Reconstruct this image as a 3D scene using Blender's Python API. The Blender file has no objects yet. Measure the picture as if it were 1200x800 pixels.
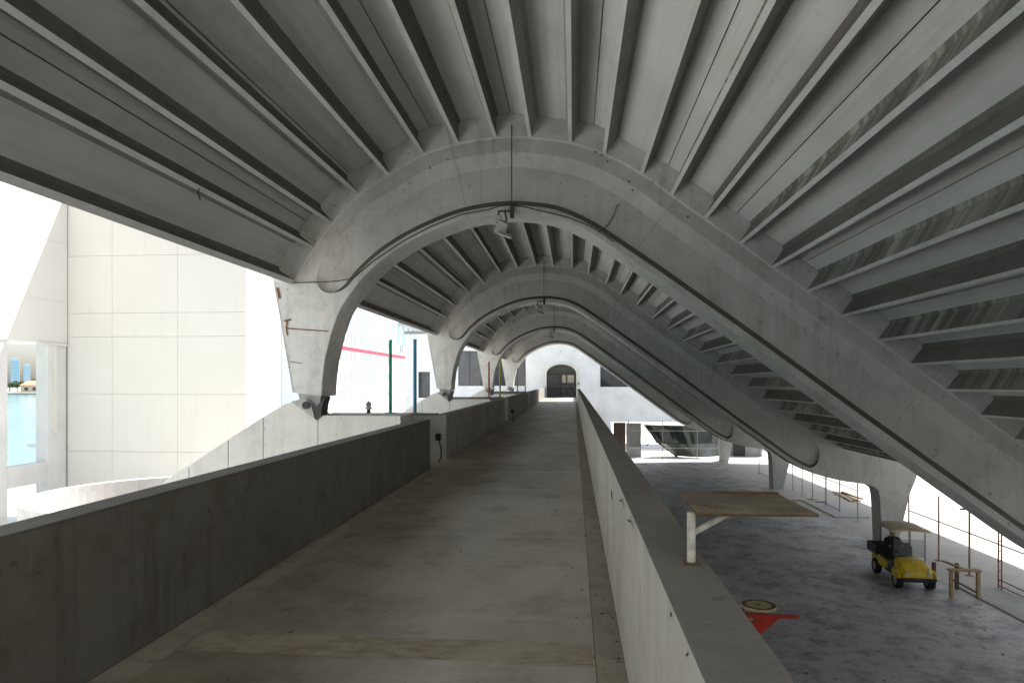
import bpy, bmesh, math, random
from mathutils import Vector, Matrix, Euler
random.seed(7)
S = bpy.context.scene
COL = S.collection
EYE = 6.3                      # eye height above the lower concourse floor
YAW = math.atan(72/800)
CY, SY = math.cos(YAW), math.sin(YAW)

def xz(px, py, Y):
    """measured photo pixel -> (X, Z) on the vertical plane at distance Y"""
    u = (px-600)/800; v = (450-py)/800
    s = Y/(CY+u*SY)
    return ((-SY+u*CY)*s, EYE+v*s)
def gx(px, py, z=0.0):
    """measured photo pixel -> (X, Y) on the horizontal plane at height z"""
    u = (px-600)/800; v = (py-450)/800
    s = (EYE-z)/v
    return ((-SY+u*CY)*s, (CY+u*SY)*s)

# ------------------------------------------------------------------ materials
MATS = {}
class NT:
    def __init__(s, name):
        m = bpy.data.materials.new(name); m.use_nodes = True
        s.m = m; s.t = m.node_tree; s.n = s.t.nodes; s.l = s.t.links
        s.b = s.n['Principled BSDF']
        s.geo = s.n.new('ShaderNodeNewGeometry')
    def lk(s, a, b): s.l.new(a, b)
    def noise(s, scale, detail=4, rough=.6, stretch=None, off=(0,0,0), dist=0):
        mp = s.n.new('ShaderNodeMapping'); s.lk(s.geo.outputs['Position'], mp.inputs['Vector'])
        mp.inputs['Location'].default_value = off
        if stretch: mp.inputs['Scale'].default_value = stretch
        t = s.n.new('ShaderNodeTexNoise'); s.lk(mp.outputs[0], t.inputs['Vector'])
        t.inputs['Scale'].default_value = scale; t.inputs['Detail'].default_value = detail
        t.inputs['Roughness'].default_value = rough; t.inputs['Distortion'].default_value = dist
        return t.outputs['Fac']
    def ramp(s, fac, lo, hi, a=0., b=1.):
        r = s.n.new('ShaderNodeMapRange'); r.inputs['From Min'].default_value = lo; r.inputs['From Max'].default_value = hi
        r.inputs['To Min'].default_value = a; r.inputs['To Max'].default_value = b
        s.lk(fac, r.inputs['Value']); return r.outputs[0]
    def mix(s, fac, a, b, mode='MIX'):
        x = s.n.new('ShaderNodeMix'); x.data_type = 'RGBA'; x.blend_type = mode
        if isinstance(fac, (int, float)): x.inputs[0].default_value = fac
        else: s.lk(fac, x.inputs[0])
        for i, c in ((6, a), (7, b)):
            if isinstance(c, tuple): x.inputs[i].default_value = (*c[:3], 1)
            else: s.lk(c, x.inputs[i])
        return x.outputs[2]
    def mul(s, a, b):
        x = s.n.new('ShaderNodeMath'); x.operation = 'MULTIPLY'; s.lk(a, x.inputs[0])
        if isinstance(b, (int, float)): x.inputs[1].default_value = b
        else: s.lk(b, x.inputs[1])
        return x.outputs[0]
    def bump(s, h, strength=.2, dist=.02):
        b = s.n.new('ShaderNodeBump'); b.inputs['Strength'].default_value = strength; b.inputs['Distance'].default_value = dist
        s.lk(h, b.inputs['Height']); s.lk(b.outputs[0], s.b.inputs['Normal'])
    def done(s, col, rough=.85, metal=0., spec=.3):
        if isinstance(col, tuple): s.b.inputs['Base Color'].default_value = (*col, 1)
        else: s.lk(col, s.b.inputs['Base Color'])
        if isinstance(rough, (int, float)): s.b.inputs['Roughness'].default_value = rough
        else: s.lk(rough, s.b.inputs['Roughness'])
        s.b.inputs['Metallic'].default_value = metal
        s.b.inputs['Specular IOR Level'].default_value = spec
        MATS[s.m.name] = s.m; return s.m

def concrete(name, base, dirt=(.5,.45,.38), amt=.35, streak=0., spots=.4, bumpy=.25, rough=.88, streak_scale=2.2):
    k = NT(name)
    n1 = k.noise(.55, 5, .62); n2 = k.noise(3.1, 6, .65, off=(3,1,7)); n3 = k.noise(28, 4, .6)
    c = k.mix(k.ramp(n1, .3, .72), tuple(b*.86 for b in base), tuple(min(1,b*1.10) for b in base))
    c = k.mix(k.mul(k.ramp(n2, .48, .75), amt), c, tuple(b*d for b, d in zip(base, dirt)))
    c = k.mix(k.mul(k.ramp(n3, .35, .7), .16), c, tuple(b*.62 for b in base))
    if streak:
        n4 = k.noise(streak_scale, 5, .7, stretch=(1.6, 1.6, .09), off=(9,4,2))
        n5 = k.noise(.8, 3, .5, off=(1,8,3))
        c = k.mix(k.mul(k.mul(k.ramp(n4, .5, .68), k.ramp(n5, .35, .6)), streak), c, tuple(b*d*.7 for b, d in zip(base, dirt)))
    if spots:
        n6 = k.noise(9, 2, .5, off=(5,5,1))
        c = k.mix(k.mul(k.ramp(n6, .68, .73), spots), c, tuple(b*.35 for b in base))
    k.bump(n3, bumpy, .012)
    return k.done(c, rough)

def plain(name, col, rough=.6, metal=0., var=.12, scale=6, spec=.4):
    k = NT(name); n = k.noise(scale, 4, .6)
    c = k.mix(k.ramp(n, .3, .7), tuple(x*(1-var) for x in col), tuple(min(1, x*(1+var)) for x in col))
    return k.done(c, rough, metal, spec)
def glassy(name, col, rough=.06, spec=.6):
    k = NT(name); n = k.noise(1.2, 3, .6)
    c = k.mix(k.ramp(n, .35, .65), tuple(x*.7 for x in col), tuple(x*1.3 for x in col))
    return k.done(c, rough, 0., spec)

def arch_mat():
    k = NT('arch_concrete')
    n1 = k.noise(.55, 5, .62); n2 = k.noise(2.1, 6, .68, off=(3,1,7)); n3 = k.noise(28, 4, .6)
    n4 = k.noise(3.4, 5, .7, stretch=(1.6,1.6,.08), off=(9,4,2)); n5 = k.noise(.8, 3, .5, off=(1,8,3)); n6 = k.noise(9, 2, .5, off=(5,5,1)); n7 = k.noise(1.3, 5, .7, stretch=(1,1,.35), off=(2,9,6))
    sx = k.n.new('ShaderNodeSeparateXYZ'); k.lk(k.geo.outputs['Position'], sx.inputs[0])
    foot_light = k.ramp(sx.outputs['X'], -3.9, -5.0)  # left feet brightened: their stronger light is put into the colour
    c = k.mix(k.ramp(n1, .3, .72), (.40,.408,.402), (.49,.497,.49))
    c = k.mix(k.mul(foot_light, k.ramp(n2, .75, .35, .75, 1.)), c, (.76,.75,.72))
    d = k.mix(1., c, (.62,.58,.50), 'MULTIPLY'); w_ = k.mix(1., c, (1.22,1.23,1.25), 'MULTIPLY')
    c = k.mix(k.mul(k.ramp(n2, .5, .72), .5), c, d)
    c = k.mix(k.mul(k.ramp(n7, .56, .68), .45), c, w_)
    c = k.mix(k.mul(k.mul(k.ramp(n4, .5, .66), k.ramp(n5, .38, .6)), .55), c, d)
    c = k.mix(k.mul(k.ramp(n6, .70, .74), .5), c, (.14,.12,.10))
    c = k.mix(k.mul(k.ramp(n3, .35, .7), .16), c, d)
    k.bump(n3, .25, .012)
    return k.done(c, .85)
arch_mat()
concrete('arch_grime_shade', (.15,.14,.122), amt=.3, spots=0)  # lower groove: dirt and recess shade together in one dark colour
def panel_mat():
    k = NT('panel_concrete'); base = (.52,.52,.495)
    n1 = k.noise(.5, 5, .62); n2 = k.noise(7, 4, .6, stretch=(1,.03,1), off=(3,1,7)); n3 = k.noise(28, 4, .6); n4 = k.noise(1.1, 5, .7, stretch=(1,.35,1), off=(1,6,2)); n5 = k.noise(2.2, 5, .7, stretch=(.3,1.6,.3), off=(6,2,4)); n0 = k.noise(.3, 2, .5, off=(4,2,0))
    c = k.mix(k.ramp(n1, .3, .7), (.54,.548,.54), (.66,.668,.66))
    c = k.mix(k.mul(k.ramp(n2, .5, .7), .35), c, (.36,.35,.33))
    c = k.mix(k.mul(k.ramp(n4, .55, .72), .4), c, (.33,.315,.285))
    c = k.mix(k.mul(k.mul(k.ramp(n5, .56, .64), k.ramp(n0, .5, .62)), .6), c, (.60,.60,.57))
    c = k.mix(k.mul(k.ramp(n3, .35, .7), .15), c, (.33,.33,.31))
    k.bump(n3, .2, .01)
    return k.done(c, .88)
panel_mat()
concrete('rib_shaded_concrete', (.165,.156,.138), dirt=(.5,.45,.4), amt=.6, spots=.2)  # crown-facing rib sides: shade put into the colour, with dirt blotches
concrete('rib_side_concrete', (.34,.33,.31), dirt=(.6,.54,.45), amt=.5, spots=.2)  # sides toned darker than undersides: shading in the colour, plus dirt
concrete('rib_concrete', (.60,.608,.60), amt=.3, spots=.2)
def stained_rib():
    k = NT('stained_rib_concrete')
    base = (.40,.39,.35); dark = (.115,.107,.092)
    n1 = k.noise(1.5, 4, .7, stretch=(.04,1.5,.04)); n4 = k.noise(6.5, 3, .7, stretch=(.06,1.3,.06), off=(2,7,1)); n0 = k.noise(.4, 3, .5, stretch=(.5,1,.5), off=(4,2,0)); n3 = k.noise(28, 4, .6)
    c = k.mix(k.ramp(n1, .42, .60), base, dark)
    c = k.mix(k.mul(k.ramp(n4, .46, .62), .7), c, dark)
    c = k.mix(k.mul(k.ramp(n0, .42, .62), .75), c, (.15,.14,.12))
    k.bump(n3, .2, .012)
    return k.done(c, .9)
stained_rib()
concrete('cross_concrete', (.40,.395,.375), streak=.4)
concrete('foot_concrete', (.76,.745,.70), dirt=(.7,.62,.5), amt=.3, streak=.4, spots=.3)
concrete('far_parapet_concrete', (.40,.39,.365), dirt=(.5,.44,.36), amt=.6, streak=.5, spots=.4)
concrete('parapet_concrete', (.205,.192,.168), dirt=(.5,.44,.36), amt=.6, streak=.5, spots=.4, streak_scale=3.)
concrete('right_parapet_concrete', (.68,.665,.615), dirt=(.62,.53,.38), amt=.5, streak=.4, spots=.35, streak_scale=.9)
concrete('coping_concrete', (.21,.205,.19), dirt=(.5,.45,.36), amt=.5, spots=.5)
concrete('wall_white', (.74,.735,.71), dirt=(.85,.83,.78), amt=.3, streak=.15, spots=.05, bumpy=.1)
def cream():
    k = NT('wall_cream'); n1 = k.noise(.35, 4, .6); n2 = k.noise(1.7, 5, .7, stretch=(1.5,1.5,.1), off=(3,5,1)); n3 = k.noise(30, 3, .6)
    c = k.mix(k.ramp(n1, .3, .7), (.715,.69,.63), (.745,.725,.665)); c = k.mix(k.mul(k.ramp(n2, .54, .7), .25), c, (.60,.57,.50))
    k.bump(n3, .1, .01); return k.done(c, .85)
cream()
concrete('facade_white', (.82,.825,.82), dirt=(.95,.95,.93), amt=.1, streak=.08, spots=0, bumpy=.06)
concrete('round_white', (.56,.55,.53), streak=.2, spots=.05)
concrete('ramp_white', (.80,.785,.74), dirt=(.75,.7,.6), amt=.3, streak=.25, spots=.2)
concrete('topping', (.3,.3,.3))
concrete('grey_wall', (.25,.25,.24), streak=.3)
def band_mat():
    k = NT('rough_band'); n = k.noise(9, 6, .75, stretch=(.7,1.4,1)); n2 = k.noise(1.3, 4, .6)
    c = k.mix(k.ramp(n, .42, .6), (.37,.325,.255), (.25,.21,.155)); c = k.mix(k.mul(k.ramp(n2, .44, .6), .85), c, (.40,.365,.30))
    k.bump(n, .5, .01); return k.done(c, .85)
band_mat()
def crack_lines(k, c, scale, col, w, msk_off, lo=.52, hi=.6):
    mp = k.n.new('ShaderNodeMapping'); k.lk(k.geo.outputs['Position'], mp.inputs['Vector'])
    nz = k.n.new('ShaderNodeTexNoise'); nz.inputs['Scale'].default_value = 1.3; nz.inputs['Detail'].default_value = 6; k.lk(k.geo.outputs['Position'], nz.inputs['Vector'])
    ad = k.n.new('ShaderNodeMix'); ad.data_type = 'RGBA'; ad.blend_type = 'LINEAR_LIGHT'; ad.inputs[0].default_value = .35
    k.lk(mp.outputs[0], ad.inputs[6]); k.lk(nz.outputs['Color'], ad.inputs[7])
    vo = k.n.new('ShaderNodeTexVoronoi'); vo.feature = 'DISTANCE_TO_EDGE'; vo.inputs['Scale'].default_value = scale; k.lk(ad.outputs[2], vo.inputs['Vector'])
    m_ = k.noise(.45, 3, .5, off=msk_off)
    return k.mix(k.mul(k.mul(k.ramp(vo.outputs['Distance'], w, w*.25), k.ramp(m_, lo, hi)), .75), c, col)
def floor_mat():
    k = NT('walkway_concrete'); base = (.28,.255,.215)
    n1 = k.noise(.5, 5, .6, stretch=(1.4,.7,1)); n2 = k.noise(1.7, 6, .7, off=(3,1,7)); n3 = k.noise(30, 4, .6); n4 = k.noise(.9, 4, .6, stretch=(.5,2.2,1), off=(7,2,0))
    c = k.mix(k.ramp(n1, .36, .62), (.36,.33,.275), (.54,.512,.455))
    c = k.mix(k.mul(k.ramp(n2, .52, .7), .55), c, (.19,.165,.128))
    c = k.mix(k.mul(k.ramp(n4, .52, .64), .55), c, (.55,.53,.49))
    n6 = k.noise(7, 3, .5, off=(5,5,1)); c = k.mix(k.mul(k.ramp(n6, .69, .74), .6), c, (.07,.062,.05))
    c = k.mix(k.mul(k.ramp(n3, .35, .7), .15), c, (.15,.14,.12))
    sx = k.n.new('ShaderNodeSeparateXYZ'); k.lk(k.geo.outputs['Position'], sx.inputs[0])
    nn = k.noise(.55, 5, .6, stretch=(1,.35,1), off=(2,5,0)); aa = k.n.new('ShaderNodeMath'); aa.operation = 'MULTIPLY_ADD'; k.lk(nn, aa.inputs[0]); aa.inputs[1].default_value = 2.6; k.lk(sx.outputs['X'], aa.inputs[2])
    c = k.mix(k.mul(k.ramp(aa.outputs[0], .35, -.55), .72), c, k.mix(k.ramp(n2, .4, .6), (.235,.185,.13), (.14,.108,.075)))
    c = crack_lines(k, c, .55, (.12,.10,.075), .006, (3,3,0), .58, .64)
    n9 = k.noise(55, 2, .5, off=(1,1,1)); c = k.mix(k.mul(k.ramp(n9, .66, .7), .5), c, (.12,.10,.08))
    k.bump(n3, .15, .008)
    return k.done(c, k.ramp(n2, .3, .7, .42, .62), 0, .5)
floor_mat()
concrete('edge_strip_concrete', (.36,.325,.265), dirt=(.4,.34,.25), amt=.6, spots=.5)
def ground_mat():
    k = NT('concourse_concrete')
    n1 = k.noise(.16, 5, .6); n2 = k.noise(1.1, 8, .75, off=(3,1,7), dist=.2); n3 = k.noise(12, 5, .65); n5 = k.noise(.33, 6, .7, off=(8,8,0))
    c = k.mix(k.ramp(n1, .35, .65), (.33,.335,.345), (.44,.445,.455))
    c = k.mix(k.mul(k.ramp(n2, .46, .62), .75), c, (.13,.132,.138))
    c = k.mix(k.mul(k.ramp(n5, .52, .62), .6), c, (.46,.465,.475))
    c = k.mix(k.mul(k.ramp(n3, .4, .7), .25), c, (.12,.12,.122))
    n6 = k.noise(3.2, 3, .5, off=(5,2,1)); c = k.mix(k.mul(k.ramp(n6, .66, .71), .6), c, (.08,.075,.07))
    c = crack_lines(k, c, .22, (.09,.09,.092), .005, (7,3,0), .58, .64)
    n9 = k.noise(3.6, 8, .8, off=(4,1,2), dist=.3); c = k.mix(k.mul(k.ramp(n9, .54, .62), .4), c, (.42,.42,.425)); c = k.mix(k.mul(k.ramp(n9, .46, .38), .5), c, (.14,.14,.145))
    k.bump(n3, .2, .015)
    return k.done(c, k.ramp(n2, .3, .7, .48, .7), 0, .5)
ground_mat()
concrete('quay_concrete', (.78,.775,.75), dirt=(.8,.77,.7), amt=.3, spots=.1)
concrete('bounce_terrace_concrete', (.80,.76,.68), dirt=(.8,.77,.7), amt=.25, spots=.05)
concrete('ground_pale', (.44,.425,.40), dirt=(.75,.7,.62), amt=.3, spots=.1)
concrete('pavement_pale', (.42,.425,.43), dirt=(.6,.58,.54), amt=.5, spots=.2)
concrete('joint_concrete', (.30,.30,.29), spots=0)
plain('dark_metal', (.05,.05,.05), .5, .3)
plain('cable_black', (.035,.034,.032), .7)
plain('galvanised', (.33,.33,.32), .5, .6)
plain('shoe_steel', (.42,.41,.39), .55, .3, .2, 9)
concrete('bounce_cut_dark', (.06,.06,.062), spots=0)
plain('rust_dull', (.13,.085,.05), .9, 0, .4, 16)
plain('rust', (.22,.10,.035), .9, 0, .4, 14)
plain('rusty_post', (.30,.19,.135), .85, 0, .45, 10)
plain('post_grey', (.38,.37,.355), .7, .2, .3, 8)
plain('green_paint', (.03,.42,.28), .45); plain('blue_paint', (.07,.28,.52), .45)
plain('red_orange_paint', (.42,.09,.04), .5); plain('yellow_paint_pole', (.48,.47,.04), .5)
plain('grey_rose_paint', (.33,.24,.23), .6); plain('rose_paint', (.42,.2,.18), .6)
plain('cart_yellow', (.56,.39,.018), .42, 0, .25, 7, .5)
plain('black_plastic', (.022,.022,.022), .55); plain('tyre', (.02,.02,.02), .9); plain('rim_grey', (.3,.3,.29), .45, .5)
plain('seat_black', (.03,.028,.026), .6); plain('canopy_tan', (.42,.36,.25), .7); plain('lens', (.45,.45,.42), .15)
plain('skin', (.34,.19,.13), .6); plain('navy_cloth', (.02,.022,.03), .9); plain('hair_dark', (.03,.02,.015), .8); plain('white_cloth', (.7,.7,.7), .9)
plain('timber', (.34,.24,.13), .8, 0, .3, 5); plain('board_brown', (.06,.045,.03), .85)
plain('timber_dark', (.12,.085,.05), .85, 0, .35, 6); plain('timber_pale', (.5,.43,.32), .8, 0, .25, 6)
plain('red_paint', (.42,.035,.018), .5, 0, .25, 10)
plain('yellowed_ply', (.46,.40,.22), .8, 0, .25, 9); plain('ring_brown', (.13,.09,.05), .8)
plain('white_paint', (.60,.58,.50), .6, 0, .3, 26)
def rusty_plate():
    k = NT('rusty_plate'); n = k.noise(7, 6, .7); n2 = k.noise(30, 4, .6); n0 = k.noise(2.4, 3, .6, off=(2,4,1))
    c = k.mix(k.ramp(n, .4, .62), (.25,.225,.175), (.13,.085,.05))
    c = k.mix(k.ramp(n0, .46, .56), c, (.16,.14,.105)); k.bump(n2, .4, .004)
    return k.done(c, .8)
rusty_plate()
def door_glass():
    k = NT('glass_door'); k.b.inputs['Transmission Weight'].default_value = .85; k.b.inputs['IOR'].default_value = 1.25
    return k.done((.5,.48,.45), .02)
door_glass()
concrete('lobby_brown', (.10,.085,.07), spots=0)
glassy('glass_dark', (.03,.035,.04)); glassy('glass_grey', (.045,.052,.062), .05, .7); glassy('glass_green', (.02,.03,.028)); glassy('glass_low', (.12,.13,.115), .08)
plain('ship_white', (.72,.73,.73), .4, 0, .03, .3); plain('ship_window', (.24,.29,.33), .25); plain('ship_window_aqua', (.28,.46,.48), .25); plain('ship_red', (.42,.03,.07), .4, 0, .05, .3); plain('ship_grey', (.35,.36,.37), .5)
plain('clay_roof', (.42,.26,.16), .8); plain('house_wall', (.65,.56,.44), .8); plain('far_tower', (.62,.68,.74), .5, 0, .05); plain('far_tower_band', (.50,.58,.67), .4, 0, .05)  # tower blues carry distance haze in their colour
plain('bark', (.12,.09,.065), .9); plain('leaf_dark', (.045,.085,.03), .7, 0, .5, .9); plain('leaf_mid', (.075,.11,.04), .7, 0, .5, .9)
plain('bank', (.30,.29,.25), .9, 0, .2, .2)
def windshield():
    k = NT('windshield_clear'); k.b.inputs['Transmission Weight'].default_value = .9; k.b.inputs['IOR'].default_value = 1.1
    return k.done((.75,.78,.78), .15)
windshield()
def water_mat():
    k = NT('water_surface'); n = k.noise(.5, 5, .6, stretch=(1,.6,1)); n1 = k.noise(.03, 3, .5)
    c = k.mix(k.ramp(n1, .4, .6), (.10,.24,.27), (.16,.32,.34)); k.bump(n, .35, .25)
    return k.done(c, .12, 0, .5)
water_mat()
M = MATS

# ------------------------------------------------------------------ helpers
class MB:
    def __init__(s): s.v = []; s.f = []; s.mi = []; s.cur = 0
    def add(s, vs, fs):
        b = len(s.v); s.v += [tuple(v) for v in vs]
        for f in fs: s.f.append([b+i for i in f]); s.mi.append(s.cur)
        return s
    def box(s, x0, x1, y0, y1, z0, z1):
        vs = [(x, y, z) for z in (z0, z1) for y in (y0, y1) for x in (x0, x1)]
        return s.add(vs, [(0,2,3,1),(4,5,7,6),(0,1,5,4),(2,6,7,3),(0,4,6,2),(1,3,7,5)])
    def rbox(s, c, size, rot=(0,0,0), taper=1.):
        m = Euler(rot).to_matrix(); vs = []
        for z in (-.5,.5):
            for y in (-.5,.5):
                for x in (-.5,.5):
                    k = taper if z > 0 else 1
                    vs.append(Vector(c)+m@Vector((x*size[0]*k, y*size[1]*k, z*size[2])))
        return s.add(vs, [(0,2,3,1),(4,5,7,6),(0,1,5,4),(2,6,7,3),(0,4,6,2),(1,3,7,5)])
    def prism(s, poly, axis, a, b):
        """poly: 2D points; axis 'y': (x,z) extruded in y; 'z': (x,y) in z; 'x': (y,z) in x"""
        n = len(poly)
        def mk(p, t): return {'y': (p[0], t, p[1]), 'z': (p[0], p[1], t), 'x': (t, p[0], p[1])}[axis]
        vs = [mk(p, a) for p in poly]+[mk(p, b) for p in poly]
        fs = [list(range(n)), list(range(2*n-1, n-1, -1))]+[(i, n+i, n+(i+1)%n, (i+1)%n) for i in range(n)]
        return s.add(vs, fs)
    def tube(s, pts, r, n=8, caps=True):
        pts = [Vector(p) for p in pts]; rs = r if isinstance(r, (list, tuple)) else [r]*len(pts)
        vs = []; fs = []
        ref = None
        for i, p in enumerate(pts):
            d = (pts[min(i+1, len(pts)-1)]-pts[max(i-1, 0)]).normalized()
            if ref is None: ref = Vector((0,0,1)) if abs(d.z) < .9 else Vector((1,0,0))
            a = d.cross(ref).normalized(); b = d.cross(a).normalized()
            for k in range(n):
                t = 2*math.pi*k/n; vs.append(p+(a*math.cos(t)+b*math.sin(t))*rs[i])
        for i in range(len(pts)-1):
            for k in range(n): fs.append((i*n+k, i*n+(k+1)%n, (i+1)*n+(k+1)%n, (i+1)*n+k))
        if caps: fs += [list(range(n))[::-1], [len(pts)*n-n+k for k in range(n)]]
        return s.add(vs, fs)
    def ring(s, c, R, r, z0, z1, n=48):
        vs = []
        for rr, z in ((R,z0),(R,z1),(r,z1),(r,z0)):
            for k in range(n):
                t = 2*math.pi*k/n; vs.append((c[0]+rr*math.cos(t), c[1]+rr*math.sin(t), z))
        fs = []
        for j in range(4):
            for k in range(n): fs.append((j*n+k, j*n+(k+1)%n, ((j+1)%4)*n+(k+1)%n, ((j+1)%4)*n+k))
        return s.add(vs, fs)
    def disc(s, c, R, z0, z1, n=32):
        return s.prism([(c[0]+R*math.cos(2*math.pi*k/n), c[1]+R*math.sin(2*math.pi*k/n)) for k in range(n)], 'z', z0, z1)
    def build(s, name, mats, parent=None, local=False, bevel=0., smooth=False):
        me = bpy.data.meshes.new(name)
        off = Vector((0,0,0))
        if parent is not None and not local:
            p = parent
            while p is not None: off += p.location; p = p.parent
        me.from_pydata([Vector(v)-off for v in s.v], [], s.f)
        ms = mats if isinstance(mats, (list, tuple)) else [mats]
        for m in ms: me.materials.append(M[m])
        me.polygons.foreach_set('material_index', s.mi)
        bm = bmesh.new(); bm.from_mesh(me)
        bmesh.ops.recalc_face_normals(bm, faces=bm.faces)
        bm.to_mesh(me); bm.free()
        if smooth:
            me.polygons.foreach_set('use_smooth', [True]*len(me.polygons))
        me.update()
        o = bpy.data.objects.new(name, me); COL.objects.link(o)
        if parent is not None: o.parent = parent
        if bevel:
            b = o.modifiers.new('bevel', 'BEVEL'); b.width = bevel; b.segments = 2; b.limit_method = 'ANGLE'; b.angle_limit = math.radians(40)
        return o

def tag(o, label, cat, group=None):
    o['label'] = label; o['category'] = cat; o['kind'] = 'thing'
    if group: o['group'] = group
    return o
def thing(name, loc, label, cat, group=None, rz=0.):
    o = bpy.data.objects.new(name, None); COL.objects.link(o)
    o.location = loc; o.rotation_euler = (0,0,rz); o.empty_display_size = .3
    return tag(o, label, cat, group)
def struct(o): o['kind'] = 'structure'; return o
def copy_tree(o, loc, label, group=None):
    def rec(a, par):
        c = a.copy(); COL.objects.link(c)
        if par is not None: c.parent = par
        for ch in list(a.children): rec(ch, c)
        return c
    kids = list(o.children)
    c = o.copy(); COL.objects.link(c); c.location = loc; c['label'] = label
    if group: c['group'] = group
    for ch in kids: rec(ch, c)
    return c

def crom(pts, per=12):
    out = []
    P = [pts[0]]+list(pts)+[pts[-1]]
    for i in range(1, len(P)-2):
        p0, p1, p2, p3 = [Vector(p) for p in P[i-1:i+3]]
        for k in range(per):
            t = k/per
            out.append(.5*((2*p1)+(p2-p0)*t+(2*p0-5*p1+4*p2-p3)*t*t+(3*p1-p0-3*p2+p3)*t**3))
    out.append(Vector(pts[-1])); return out
def cum(pl):
    c = [0.]
    for a, b in zip(pl, pl[1:]): c.append(c[-1]+(b-a).length)
    return c
def at(pl, c, s):
    s = max(0, min(c[-1], s))
    for i in range(len(c)-1):
        if s <= c[i+1]: return pl[i].lerp(pl[i+1], (s-c[i])/max(1e-9, c[i+1]-c[i]))
    return pl[-1]
def nearest_s(pl, c, p):
    return c[min(range(len(pl)), key=lambda i: (pl[i]-p).length)]

# ------------------------------------------------------------------ arch profile (measured on the nearest arch)
Y1 = 13.25; STEP = 14.5; TH = .78
YF = [Y1+STEP*i for i in range(4)]
q = lambda l: [Vector(xz(x, y, Y1)) for x, y in l]
A_px = [(404,356),(411,346),(422,331),(433,319),(451,303),(472,289),(492,278),(514,268),(535,260),(556,254.5),(579,251),(601,249.5),(620,250.5),(640,253),(658,258),(686,271),(714,289),(761.5,321),(814,358),(872,399),(923,436),(974,473),(1024,509),(1093,558.5),(1163,608),(1194,630),(1233,655),(1270,672),(1306,685),(1340,694),(1369,700)]
D_px = [(344,331),(355,311),(368,291),(389,262),(420,228),(455,205),(496,181),(536,168),(580,161),(602,160),(621,161),(668,167),(708,180),(752,203),(787,228),(826,256),(868,285),(906,313),(947,341),(987,370),(1030,399),(1068,427),(1110,457),(1150,487),(1190,515),(1230,541),(1272,566),(1313,590),(1363,615)]
A = crom(q(A_px), 14); D = crom(q(D_px), 14); cA = cum(A); cD = cum(D)
keys = [((404,356),(344,331)),((438,315),(391,260)),((514,268),(480,189)),((601,249.5),(604,160)),((714,289),(772,217)),((1163,608),(1216,533)),((1369,700),(1363,615))]
K = [(nearest_s(A, cA, q([a])[0]), nearest_s(D, cD, q([d])[0])) for a, d in keys]
K[0] = (0, 0); K[-1] = (cA[-1], cD[-1])
def d_of_a(s):
    for (a0, d0), (a1, d1) in zip(K, K[1:]):
        if s <= a1: return d0+(d1-d0)*(s-a0)/(a1-a0)
    return cD[-1]
RIB = .38; SLAB = .08
rec0 = 0.05; rec1 = nearest_s(A, cA, q([(1288,679)])[0])
jointsA = [nearest_s(A, cA, q([p])[0]) for p in [(548,256),(735,303),(1040,520)]]
svals = set()
s = 0.
while s < cA[-1]: svals.add(round(s, 4)); s += .11
for e in (rec0, rec1):
    for k in range(14):
        dlt = .36*(k/13)**1.6
        svals.add(round(e+dlt if e == rec0 else e-dlt, 4))
for j in jointsA: svals |= {round(j-.006, 4), round(j+.006, 4)}
svals.add(round(cA[-1], 4)); svals = sorted(svals)

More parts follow.
